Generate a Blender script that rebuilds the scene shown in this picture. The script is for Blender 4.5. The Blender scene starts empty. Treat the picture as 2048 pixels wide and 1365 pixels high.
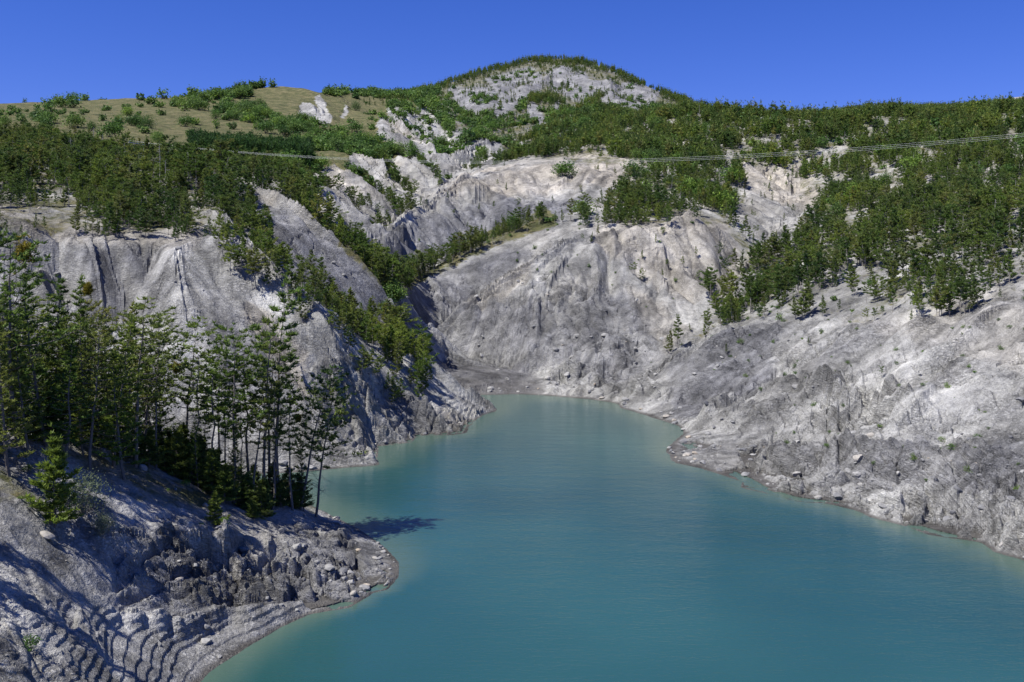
import bpy, math, random, os, time
import numpy as np
T0 = time.time()
R = math.radians
D_ = bpy.data
SC = bpy.context.scene
COL = SC.collection
random.seed(7)

# ---------------------------------------------------------------- camera
# pixel coordinates below are those of the 2048 x 1365 photograph; distances are metres ahead of the camera
F = 1967.0      # focal length in photo pixels
HZ = 540.0      # horizon row
CH = 28.0       # camera height above the lake
cam = D_.cameras.new('camera'); co = D_.objects.new('camera', cam); COL.objects.link(co)
cam.sensor_width = 36; cam.lens = F / 2048 * 36
cam.clip_start = 1; cam.clip_end = 20000
co.location = (0, 0, CH); co.rotation_euler = (R(90), 0, 0)
cam.shift_y = -(682.5 - HZ) / 2048
SC.camera = co

# ---------------------------------------------------------------- sky and sun
SUN_EL, SUN_AZ = R(59), R(-119)          # azimuth from +Y clockwise: from the left, a little behind the camera
w = D_.worlds.new('World'); SC.world = w; w.use_nodes = True
nt = w.node_tree; nt.nodes.clear()
sky = nt.nodes.new('ShaderNodeTexSky'); sky.sky_type = 'NISHITA'; sky.sun_disc = False
sky.sun_elevation = SUN_EL; sky.sun_rotation = SUN_AZ
sky.altitude = 900; sky.air_density = 1.0; sky.dust_density = 0.0; sky.ozone_density = 4.0
hs = nt.nodes.new('ShaderNodeHueSaturation'); hs.inputs['Saturation'].default_value = 1.25
tint = nt.nodes.new('ShaderNodeMix'); tint.data_type = 'RGBA'; tint.blend_type = 'MULTIPLY'
tint.inputs['Factor'].default_value = 1; tint.inputs['B'].default_value = (0.72, 0.66, 1.26, 1)
bg = nt.nodes.new('ShaderNodeBackground'); bg.inputs['Strength'].default_value = 0.073
wo = nt.nodes.new('ShaderNodeOutputWorld')
nt.links.new(sky.outputs[0], hs.inputs['Color']); nt.links.new(hs.outputs[0], tint.inputs['A'])
nt.links.new(tint.outputs['Result'], bg.inputs['Color']); nt.links.new(bg.outputs[0], wo.inputs['Surface'])
sl = D_.lights.new('sun', 'SUN'); sl.energy = 5.0; sl.angle = R(0.5); sl.color = (1, 0.975, 0.95)
so = D_.objects.new('sun', sl); COL.objects.link(so)
sd = np.array([math.sin(SUN_AZ) * math.cos(SUN_EL), math.cos(SUN_AZ) * math.cos(SUN_EL), math.sin(SUN_EL)])
from mathutils import Vector
so.rotation_euler = Vector(-sd).to_track_quat('-Z', 'Y').to_euler()
so.location = (-100, -50, 200)
SC.view_settings.view_transform = 'Standard'; SC.view_settings.look = 'None'
SC.view_settings.exposure = 0.56; SC.view_settings.gamma = 1.0
try:
    SC.cycles.max_bounces = 5; SC.cycles.transparent_max_bounces = 4
    SC.cycles.diffuse_bounces = 2; SC.cycles.glossy_bounces = 2; SC.cycles.transmission_bounces = 2
except Exception: pass

# ---------------------------------------------------------------- helpers
def tag(o, label=None, cat=None, group=None, kind=None):
    if label: o['label'] = label
    if cat: o['category'] = cat
    if group: o['group'] = group
    if kind: o['kind'] = kind
    return o
def link(o, parent=None):
    COL.objects.link(o)
    if parent: o.parent = parent
    return o
def empty(name, loc=(0, 0, 0), rz=0, s=1):
    o = D_.objects.new(name, None); COL.objects.link(o)
    o.location = loc; o.rotation_euler = (0, 0, rz); o.scale = (s, s, s); o.empty_display_size = .5
    return o
def np_mesh(name, V, faces, mats=(), smooth=False, midx=None):
    """faces: list of (n,k) int arrays"""
    me = D_.meshes.new(name)
    V = np.asarray(V, np.float32)
    faces = [np.asarray(f, np.int32) for f in faces if len(f)]
    me.vertices.add(len(V)); me.vertices.foreach_set('co', V.ravel())
    nl = sum(f.size for f in faces); nf = sum(len(f) for f in faces)
    me.loops.add(nl); me.polygons.add(nf)
    me.loops.foreach_set('vertex_index', np.concatenate([f.ravel() for f in faces]))
    tot = np.concatenate([np.full(len(f), f.shape[1], np.int32) for f in faces])
    st = np.concatenate([[0], np.cumsum(tot)[:-1]]).astype(np.int32)
    me.polygons.foreach_set('loop_start', st)
    try: me.polygons.foreach_set('loop_total', tot)
    except Exception: pass
    if midx is not None: me.polygons.foreach_set('material_index', np.asarray(midx, np.int32))
    me.polygons.foreach_set('use_smooth', np.full(nf, smooth, bool))
    for m in mats: me.materials.append(m)
    me.update(calc_edges=True)
    return me

# ---- noise
_rs = np.random.RandomState(11)
_P = _rs.permutation(4096).astype(np.int32); _P = np.concatenate([_P, _P])
_G = _rs.rand(4096).astype(np.float32) * 6.2831853
_GX, _GY = np.cos(_G), np.sin(_G)
def pn(x, y, seed=0):
    xi = np.floor(x); yi = np.floor(y)
    fx = (x - xi).astype(np.float32); fy = (y - yi).astype(np.float32)
    xi = xi.astype(np.int32) + seed * 131; yi = yi.astype(np.int32) + seed * 57
    ux = fx * fx * fx * (fx * (fx * 6 - 15) + 10); uy = fy * fy * fy * (fy * (fy * 6 - 15) + 10)
    a = _P[xi & 4095]; b = _P[(xi + 1) & 4095]; y0 = yi & 4095; y1 = (yi + 1) & 4095
    def g(h, dx, dy): return _GX[h] * dx + _GY[h] * dy
    n00 = g(_P[(a + y0) & 4095], fx, fy); n10 = g(_P[(b + y0) & 4095], fx - 1, fy)
    n01 = g(_P[(a + y1) & 4095], fx, fy - 1); n11 = g(_P[(b + y1) & 4095], fx - 1, fy - 1)
    p = n00 + ux * (n10 - n00); q = n01 + ux * (n11 - n01)
    return (p + uy * (q - p)) * 1.5
def fbm(x, y, o=4, seed=0, g=.5):
    s = 0; a = 1; t = 0
    for i in range(o):
        s = s + a * pn(x * 2 ** i, y * 2 ** i, seed + i * 7); t += a; a *= g
    return s / t
def cell(x, y, seed=0):
    """F1 distance, F2-F1, cell random, offset to centre"""
    xi = np.floor(x).astype(np.int32); yi = np.floor(y).astype(np.int32)
    d1 = np.full(x.shape, 9, np.float32); d2 = d1.copy(); r = np.zeros(x.shape, np.float32)
    ox = r.copy(); oy = r.copy()
    for i in (-1, 0, 1):
        for j in (-1, 0, 1):
            h = _P[(_P[(xi + i + seed * 31) & 4095] + yi + j) & 4095]
            cx = xi + i + _G[h] / 6.2831853; cy = yi + j + _G[(h * 7 + 13) & 4095] / 6.2831853
            dx = (x - cx).astype(np.float32); dy = (y - cy).astype(np.float32); d = np.sqrt(dx * dx + dy * dy)
            c = d < d1
            d2 = np.where(c, d1, np.minimum(d2, d)); d1 = np.where(c, d, d1)
            r = np.where(c, _G[(h * 3 + 5) & 4095] / 6.2831853, r); ox = np.where(c, dx, ox); oy = np.where(c, dy, oy)
    return d1, d2 - d1, r, ox, oy
def sst(a, b, x):
    t = np.clip((x - a) / (b - a), 0, 1); return t * t * (3 - 2 * t)

# ================================================================= TERRAIN
# visible points (px, py, D) ; W = on the waterline (px, py) ; V = hidden (px, Z, D)
def zc(py, d): return CH - (py - HZ) * d / F
LINES = []      # lists of (px, lnD, Z)
PTS = []
def L(*p): LINES.append([(a, math.log(d), zc(b, d)) for a, b, d in p])
def W(*p): LINES.append([(a, math.log(CH * F / (b - HZ)), 0.0) for a, b in p])
def V(*p): LINES.append([(a, math.log(d), z) for a, z, d in p])
def S(*p):
    for a, b, d in p: PTS.append((a, math.log(d), zc(b, d)))
def SV(*p):
    for a, z, d in p: PTS.append((a, math.log(d), z))
# shoreline
W((120, 2050), (200, 1750), (260, 1580), (330, 1440), (365, 1400), (400, 1365), (425, 1340), (470, 1312), (560, 1255), (620, 1228), (665, 1222), (700, 1217), (738, 1196),
  (745, 1186), (778, 1182), (803, 1150), (800, 1125), (770, 1095), (720, 1060), (670, 1035), (620, 1010), (560, 985), (500, 970), (440, 962), (400, 956),
  (450, 950), (520, 947), (600, 944), (690, 935), (757, 931), (752, 905), (746, 892), (764, 891), (823, 885), (828, 874), (846, 870), (900, 871), (936, 867),
  (941, 846), (964, 831), (995, 822), (985, 812), (955, 798), (930, 788), (980, 790), (1036, 788), (1088, 791), (1180, 799), (1240, 808), (1238, 817), (1264, 822), (1319, 840),
  (1362, 853), (1369, 867), (1345, 885), (1328, 900), (1342, 926), (1397, 937), (1440, 950), (1486, 965), (1474, 976), (1525, 986), (1598, 1005), (1653, 1007), (1719, 1023), (1738, 1035),
  (1816, 1054), (1858, 1071), (1967, 1085), (1986, 1104), (2048, 1120), (2200, 1190), (2400, 1290), (2750, 1500))
V((900, -9, 36), (1300, -9, 60), (1450, -9, 80), (1500, -8, 95), (1250, -8, 120), (1080, -7, 150), (1130, -5, 180), (1100, -3, 205))
V((1800, -6, 50), (1800, -6, 80)); V((2300, -4, 60), (2750, -5, 40)); V((700, -7, 60), (850, -8, 85)); V((500, -3, 50), (600, -5, 60))
V((680, -3, 128), (860, -5, 130))
# A: near headland
L((620, 1016, 108), (560, 1000, 105), (450, 972, 100), (350, 948, 95), (250, 905, 90), (120, 860, 84), (0, 835, 79), (-200, 800, 75), (-450, 780, 70), (-700, 770, 68))
V((420, 3, 121), (340, 5, 119), (250, 8, 117), (100, 12, 114), (0, 15, 112), (-300, 20, 108), (-700, 26, 105))
L((180, 1015, 72.5), (300, 1062, 76), (400, 1058, 79.5), (480, 1078, 83), (560, 1105, 86), (700, 1130, 88), (765, 1150, 88.5))
L((150, 1180, 65.5), (250, 1200, 68.5), (350, 1212, 71), (450, 1192, 75.5), (550, 1205, 78.3), (600, 1215, 80))
S((0, 1150, 58), (0, 1250, 53), (0, 1365, 48), (150, 1365, 54), (250, 1365, 59), (330, 1365, 63), (200, 1280, 60), (0, 1000, 66), (150, 940, 76), (300, 990, 82),
  (400, 1010, 88), (550, 1050, 95), (650, 1070, 98), (720, 1100, 95))
SV((-300, 14, 58), (-300, 11, 42), (-50, 7, 42), (-650, 18, 50), (100, 4, 44))
def CZ(z, *p): LINES.append([(a, math.log((CH - z) * F / (b - HZ)), z) for a, b in p])
CZ(3.6, (200, 1450), (220, 1365), (224, 1286), (245, 1238), (275, 1222), (340, 1214))
CZ(2.8, (245, 1420), (266, 1348), (270, 1286), (299, 1246), (340, 1226), (400, 1212))
CZ(2.0, (275, 1420), (299, 1348), (307, 1298), (344, 1261), (398, 1236), (456, 1209))
CZ(.9, (320, 1430), (344, 1348), (353, 1306), (415, 1269), (498, 1226), (560, 1214))
# B: left middle slope with marl cones
L((-700, 400, 160), (-400, 415, 160), (-100, 428, 163), (60, 440, 166), (110, 470, 166), (175, 485, 165), (215, 485, 168), (245, 480, 168), (300, 500, 171), (345, 497, 164), (400, 470, 172), (480, 472, 172), (520, 508, 170),
  (560, 545, 166), (640, 620, 165), (700, 665, 172), (770, 705, 184), (856, 725, 193), (900, 765, 197), (941, 795, 200), (985, 815, 197))
L((175, 485, 165), (190, 550, 161), (210, 640, 156))
L((215, 490, 168), (238, 560, 165), (256, 600, 162), (245, 680, 156))
L((245, 482, 168), (272, 520, 166), (283, 560, 164), (262, 595, 161.5))
L((300, 505, 171), (310, 530, 168), (298, 560, 165), (262, 600, 162))
L((345, 500, 163), (362, 570, 156), (376, 640, 152), (380, 720, 148), (400, 800, 144))
L((120, 500, 167), (118, 560, 165), (130, 640, 160))
L((430, 560, 164), (470, 620, 158), (520, 700, 152), (560, 800, 146))
L((470, 540, 166), (520, 610, 162), (560, 650, 160), (600, 649, 159), (669, 669, 161), (718, 718, 166), (795, 741, 176), (846, 769, 181), (877, 795, 181), (920, 840, 177))
S((690, 780, 156), (740, 860, 152), (800, 820, 169), (850, 830, 172)); L((560, 700, 156), (620, 800, 146), (660, 870, 142), (720, 905, 141))
S((250, 800, 145), (100, 750, 148), (0, 600, 150), (760, 820, 161))
SV((-300, 25, 140), (-600, 30, 140))
# valley B/C
V((430, 42, 200), (500, 33, 190), (560, 26, 186), (640, 18.5, 184), (700, 14.5, 190), (770, 10.5, 202), (840, 8, 214), (880, 4, 225), (900, 3, 232))
L((380, 320, 372), (450, 328, 372), (560, 335, 372), (618, 338, 372))
# C: grey dip slope
L((430, 345, 255), (488, 365, 240), (525, 380, 236), (562, 407, 233), (606, 432, 230), (635, 456, 228), (652, 471, 227), (684, 493, 226), (706, 502, 226), (745, 544, 225), (787, 583, 224))
L((620, 560, 202), (700, 620, 204), (740, 650, 207))
V((530, 47, 252), (600, 41, 250), (650, 35, 247), (700, 29.5, 244), (745, 24, 241), (775, 22, 240))
L((790, 592, 238), (779, 612, 226), (773, 650, 219)); V((775, 14, 216), (830, 8.5, 219), (875, 5, 232), (890, 3.6, 245))
# main ravine
V((898, 138, 880), (894, 112, 730), (898, 98, 650)); L((898, 322, 650), (906, 345, 545), (890, 375, 460), (868, 388, 430), (840, 412, 396), (806, 440, 352))
V((790, 42, 330), (745, 36, 308), (712, 32, 288), (722, 29, 266), (760, 25, 250), (785, 22, 240))
# D
L((600, 350, 325), (626, 365, 320), (684, 384, 315), (709, 411, 312), (738, 443, 310), (765, 469, 309))
V((590, 58, 350), (640, 54, 346), (700, 48, 338), (740, 43.5, 330), (770, 41.5, 326))
# E
L((640, 305, 405), (660, 316, 400), (709, 350, 380), (743, 370, 368), (767, 396, 360), (786, 418, 354))
V((660, 72, 435), (700, 64, 425), (740, 57.5, 408), (780, 51, 388), (800, 47.5, 370))
# F1
L((640, 300, 480), (700, 308, 472), (745, 312, 462), (775, 350, 440), (800, 375, 425), (826, 405, 410))
V((720, 85, 510), (770, 74, 482), (810, 64, 455), (845, 56.5, 425))
# F2
L((740, 300, 535), (784, 306, 522), (830, 322, 505), (860, 350, 480), (882, 380, 458))
V((740, 112, 600), (790, 98, 575), (835, 86, 550), (870, 76, 520), (895, 70, 495))
# F3
L((735, 238, 720), (760, 244, 700), (816, 274, 650), (853, 294, 620), (885, 310, 592), (908, 340, 548))
V((780, 135, 765), (840, 112, 705), (880, 98, 660))
# F4 F5
L((779, 222, 860), (800, 236, 830), (831, 267, 770), (870, 295, 710), (892, 316, 665))
V((800, 168, 930), (850, 136, 850), (880, 116, 780))
L((850, 205, 1080), (872, 232, 1000), (886, 255, 930))
# N spur
L((1010, 288, 725), (985, 280, 740), (957, 273, 750), (930, 293, 705), (908, 316, 655))
V((1000, 110, 850), (950, 118, 860), (915, 112, 780))
S((960, 310, 640))
# L: right forest crest
L((916, 350, 560), (960, 338, 570), (1000, 327, 580), (1070, 303, 605), (1200, 266, 640), (1300, 244, 640), (1390, 226, 620), (1500, 235, 590), (1600, 241, 570), (1750, 238, 550), (1900, 235, 540), (2048, 228, 520), (2300, 220, 500), (2750, 210, 480))
V((960, 80, 640), (1070, 88, 690), (1200, 98, 740), (1390, 102, 760), (1600, 98, 720), (1900, 98, 700), (2300, 98, 700), (2750, 98, 700))
# mountain M
L((640, 187, 990), (700, 187, 1200), (760, 191, 1350), (830, 188, 1500), (870, 174, 1550), (900, 164, 1600), (950, 149, 1680), (1000, 136, 1750), (1050, 122, 1800), (1110, 116, 1830), (1160, 121, 1800),
  (1200, 131, 1750), (1250, 151, 1680), (1300, 174, 1600), (1350, 198, 1500), (1390, 217, 1400), (1450, 245, 1300), (1550, 252, 1250))
V((640, 170, 1300), (830, 200, 2000), (1000, 250, 2200), (1110, 280, 2300), (1250, 240, 2200), (1390, 150, 1900), (1500, 150, 1700))
L((1110, 116, 1830), (1105, 150, 1600), (1060, 180, 1400), (1050, 215, 1200), (1010, 250, 1050), (960, 262, 950))
L((1000, 136, 1750), (960, 170, 1500), (940, 205, 1250), (935, 240, 1050))
L((1200, 131, 1750), (1230, 180, 1450), (1210, 215, 1200), (1180, 240, 1000))
L((1390, 217, 1400), (1320, 235, 1100), (1250, 245, 950), (1130, 268, 850))
S((900, 200, 1300), (1000, 290, 860), (1300, 200, 1350), (1150, 190, 1350))
# meadow skyline (left)
L((-700, 195, 1000), (-300, 205, 900), (0, 208, 820), (100, 204, 830), (200, 199, 850), (330, 196, 900), (430, 186, 950), (500, 177, 1000), (560, 172, 1020), (610, 177, 1000), (640, 187, 980))
V((-700, 100, 1250), (0, 100, 1100), (300, 120, 1200), (560, 140, 1300))
L((600, 195, 950), (640, 215, 870), (664, 247, 770)); L((560, 215, 860), (610, 245, 770), (640, 255, 740)); L((690, 205, 1000), (675, 230, 850), (690, 262, 770))
S((550, 245, 745), (740, 232, 840), (800, 200, 1250), (750, 218, 1030), (860, 200, 1350), (300, 250, 550), (0, 240, 560), (300, 300, 330), (0, 288, 320), (450, 290, 430), (550, 300, 440), (600, 331, 388), (560, 352, 345),
  (620, 345, 350), (450, 330, 305), (0, 370, 215), (250, 390, 215), (-400, 300, 320), (-400, 245, 560), (-400, 360, 215), (400, 400, 225), (150, 330, 265), (680, 275, 620), (150, 220, 700), (420, 220, 720), (-700, 300, 320))
# far right hills
L((1640, 236, 1400), (1700, 229, 1400), (1740, 219, 1450), (1800, 216, 1500), (1870, 224, 1500), (1920, 225, 1600), (1960, 211, 1900), (2010, 196, 2000), (2048, 191, 2000), (2300, 165, 2000), (2750, 150, 2000))
V((1600, 150, 1900), (1800, 170, 2100), (2048, 250, 2600), (2750, 250, 2600))
# G: centre grey hill
L((718, 499, 284), (743, 479, 287), (779, 469, 292), (812, 474, 295))
L((792, 442, 322), (816, 421, 333), (850, 401, 350), (880, 384, 362), (905, 365, 385), (950, 347, 405), (1000, 339, 422), (1050, 327, 440), (1150, 318, 442), (1200, 312, 450), (1290, 327, 430))
V((812, 44, 340), (850, 49, 372), (890, 57, 405), (915, 68, 450), (935, 75, 520))
L((880, 440, 335), (960, 400, 372), (1060, 365, 405)); L((1000, 430, 352), (1100, 380, 395), (1160, 350, 420))
S((1200, 355, 412), (850, 500, 312), (765, 530, 272), (900, 460, 335))
# H
L((790, 592, 239), (808, 576, 262), (831, 560, 290), (870, 540, 303), (909, 518, 311), (950, 496, 317), (1000, 476, 323), (1050, 452, 328), (1090, 430, 335), (1125, 450, 325), (1165, 462, 308))
V((782, 23, 262), (800, 26, 284), (850, 28, 310), (909, 32, 325), (1000, 39.5, 341), (1080, 48, 354), (1140, 55, 375), (1180, 62, 395))
S((880, 600, 284), (820, 625, 262), (840, 600, 277), (870, 585, 288), (950, 552, 296), (1020, 512, 302))
V((850, 5.5, 270), (900, 9.5, 277), (950, 14, 282), (1000, 18, 287), (1070, 25.5, 295), (1110, 32, 301))
# I: pale centre hill
L((835, 697, 262), (850, 672, 265), (872, 650, 267), (900, 624, 269), (950, 587, 273), (1000, 557, 277), (1080, 507, 285), (1120, 484, 290), (1165, 470, 293), (1210, 458, 293), (1290, 455, 297), (1350, 448, 302), (1400, 448, 307))
L((835, 697, 262), (870, 712, 262), (950, 722, 258), (1040, 738, 250), (1080, 755, 238), (1100, 770, 229), (1200, 778, 219), (1240, 792, 212), (1285, 790, 211))
S((1000, 645, 263), (1000, 590, 270), (1100, 600, 267), (1100, 680, 254), (1200, 560, 274), (1200, 700, 242), (1250, 640, 256), (1150, 740, 240), (920, 745, 245), (1000, 755, 238), (940, 770, 230))
L((1165, 470, 293), (1080, 590, 266), (1060, 700, 252)); L((1210, 458, 293), (1200, 560, 276), (1150, 660, 254), (1130, 740, 240))
L((1290, 455, 297), (1330, 540, 280), (1370, 620, 262)); L((1250, 480, 290), (1290, 560, 276), (1330, 650, 255), (1320, 700, 241))
S((1350, 400, 332), (1300, 370, 370), (1400, 350, 400), (1250, 345, 412), (1200, 400, 345), (1450, 330, 440))
L((1298, 778, 220), (1332, 730, 232), (1392, 662, 250), (1440, 602, 268), (1490, 550, 290), (1540, 478, 332), (1578, 430, 372), (1560, 390, 420), (1535, 350, 470))
L((1400, 448, 307), (1430, 500, 298), (1450, 560, 285)); L((1480, 430, 345), (1520, 470, 334)); L((1600, 340, 480), (1590, 390, 425), (1582, 425, 378)); L((1640, 410, 390), (1600, 450, 370))
# J: right slopes
L((1285, 792, 212), (1318, 752, 212), (1350, 714, 214), (1408, 682, 218), (1478, 655, 224), (1550, 622, 228), (1620, 580, 235), (1700, 530, 245), (1750, 500, 252))
V((1305, 1.5, 218), (1340, 6, 226), (1400, 10, 238), (1460, 15, 255), (1520, 22, 280))
L((1500, 640, 224), (1560, 700, 198), (1560, 780, 180)); L((1598, 614, 222), (1640, 650, 205), (1530, 760, 186), (1450, 830, 170)); L((1700, 655, 190), (1640, 720, 180), (1560, 820, 164), (1530, 900, 148))
L((1860, 640, 174), (1780, 740, 162), (1700, 830, 150), (1650, 900, 138)); L((1980, 610, 166), (1900, 720, 152), (1850, 800, 140), (1760, 900, 130))
S((1400, 765, 197), (1400, 840, 178), (1480, 880, 160), (1600, 880, 148), (1750, 800, 151), (1900, 900, 124), (1900, 1000, 110.5), (2048, 600, 160), (2048, 750, 137), (2048, 900, 115), (2048, 1010, 103), (1620, 960, 122.5), (1560, 930, 133),
  (1800, 980, 116), (1700, 960, 123))
S((1850, 560, 198), (2048, 500, 192), (1700, 450, 300), (1900, 430, 260), (2048, 400, 250), (1650, 400, 370), (1700, 340, 420), (1900, 330, 380), (2048, 320, 350), (1600, 320, 450), (1500, 300, 480), (1450, 265, 540), (1850, 280, 450),
  (2400, 500, 165), (2400, 900, 95), (2400, 1150, 82), (2700, 800, 85), (2700, 400, 200), (2500, 320, 350))

CX0, CX1, CS = -720.0, 2760.0, 8.0
LD0, LD1 = math.log(36.0), math.log(7000.0)
def solve(cs, z0, iters, pts=True):
    nx = int((CX1 - CX0) / cs) + 1; ny = int((LD1 - LD0) / (cs / F)) + 1
    acc = np.zeros((ny, nx)); cnt = np.zeros((ny, nx))
    def put(x, l, z):
        i = int(round((l - LD0) / (cs / F))); j = int(round((x - CX0) / cs))
        if 0 <= i < ny and 0 <= j < nx: acc[i, j] += z; cnt[i, j] += 1
    for ln in LINES:
        for (x0, l0, a), (x1, l1, b) in zip(ln[:-1], ln[1:]):
            n = int(max(abs(x1 - x0) / cs, abs(l1 - l0) / (cs / F)) * 1.5) + 2
            for k in range(n):
                t = k / (n - 1); put(x0 + (x1 - x0) * t, l0 + (l1 - l0) * t, a + (b - a) * t)
    if pts:
        for p in PTS: put(*p)
    m = cnt > 0; c = np.where(m, acc / np.maximum(cnt, 1), 0)
    if z0 is None: z = np.full((ny, nx), acc.sum() / cnt.sum())
    else:
        yi = np.linspace(0, z0.shape[0] - 1, ny); xi = np.linspace(0, z0.shape[1] - 1, nx)
        z = bil(z0, yi[:, None], xi[None, :])
    z[m] = c[m]
    for k in range(iters):
        p = np.pad(z, 1, mode='edge')
        zn = .25 * (p[:-2, 1:-1] + p[2:, 1:-1] + p[1:-1, :-2] + p[1:-1, 2:])
        z = z + (zn - z) * (1.0); z[m] = c[m]
    return z
def bil(z, y, x):
    y0 = np.clip(np.floor(y).astype(int), 0, z.shape[0] - 2); x0 = np.clip(np.floor(x).astype(int), 0, z.shape[1] - 2)
    fy = y - y0; fx = x - x0
    return (z[y0, x0] * (1 - fy) * (1 - fx) + z[y0 + 1, x0] * fy * (1 - fx) + z[y0, x0 + 1] * (1 - fy) * fx + z[y0 + 1, x0 + 1] * fy * fx)
zb = None
for cs, it in ((128, 400), (64, 300), (32, 300), (16, 250), (8, 150)):
    zb = solve(cs, zb, it)
zb = solve(8, zb, 25, pts=False)
def blur(z, n):
    for _ in range(n):
        p = np.pad(z, 1, mode='edge')
        z = (p[:-2, 1:-1] + p[2:, 1:-1] + p[1:-1, :-2] + p[1:-1, 2:] + 4 * z) / 8
    return z
zb = blur(zb, 2)
# fine grid
cols = np.concatenate([np.arange(-720, -60, 12.0), np.arange(-60, 2112, 2.7), np.arange(2112, 2760, 12.0)])
lr = [math.log(37.0)]
while lr[-1] < math.log(6500):
    d = math.exp(lr[-1]); lr.append(lr[-1] + (.00137 if d < 300 else .0019 if d < 650 else .0027 if d < 1900 else .02))
lr = np.array(lr); rows = np.exp(lr)
U, LN = np.meshgrid(cols, lr)
CIX = (U - CX0) / CS; CIY = (LN - LD0) / (CS / F)
Z = bil(zb, CIY, CIX).astype(np.float32)
DY = np.exp(LN).astype(np.float32); X = ((U - 1024) / F * DY).astype(np.float32); Y = DY
NR, NC = Z.shape
CELL = DY * .0014
print('grid', NR, NC, 'base', round(time.time() - T0, 1))

# ---- hand drawn maps in photo pixels (what grows or lies where), looked up by where a ground point projects
MX0, MY0, MST = -720, 60, 4
_mx, _my = np.meshgrid(np.arange(MX0, 2764, MST), np.arange(MY0, 1800, MST))
def pmap(polys, base=0., bl=2):
    m = np.full(_mx.shape, base, np.float32)
    for v, P in polys:
        ins = np.zeros(m.shape, bool); n = len(P)
        for i in range(n):
            x0, y0 = P[i]; x1, y1 = P[(i + 1) % n]
            if y0 == y1: continue
            c = ((y0 > _my) != (y1 > _my)) & (_mx < (x1 - x0) * (_my - y0) / (y1 - y0) + x0)
            ins ^= c
        m[ins] = v
    return blur(m, bl)
def look(m, px, py):
    return bil(m, np.clip((py - MY0) / MST, 0, m.shape[0] - 1.01), np.clip((px - MX0) / MST, 0, m.shape[1] - 1.01))
SCARS = [[(980, 158), (1060, 140), (1072, 150), (1010, 165), (995, 178)], [(895, 176), (912, 179), (945, 205), (1005, 200), (1035, 178), (1030, 192), (1005, 214), (950, 226), (928, 222)],
    [(990, 224), (1030, 202), (1045, 178), (1062, 180), (1056, 202), (1030, 222), (995, 242)], [(1052, 218), (1066, 210), (1096, 240), (1090, 260), (1075, 252)],
    [(853, 212), (872, 208), (908, 258), (896, 266)], [(840, 226), (857, 232), (896, 284), (884, 292)], [(895, 274), (918, 256), (924, 266), (912, 304), (900, 302)], [(772, 224), (794, 220), (834, 268), (816, 268)],
    [(1106, 212), (1118, 208), (1121, 226), (1112, 226)], [(750, 240), (775, 244), (860, 290), (912, 345), (880, 358), (815, 300)], [(905, 316), (958, 272), (1000, 288), (1000, 296), (950, 320), (918, 345)],
    [(1105, 150), (1130, 140), (1135, 165), (1112, 185)], [(1150, 150), (1170, 150), (1180, 180), (1165, 185)], [(1215, 180), (1305, 175), (1295, 195), (1240, 195)], [(1250, 200), (1290, 200), (1285, 232), (1262, 232)],
    [(1020, 150), (1050, 145), (1045, 162)], [(1125, 180), (1190, 185), (1170, 205), (1140, 200)], [(1060, 150), (1080, 150), (1085, 175), (1068, 185)]]
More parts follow.
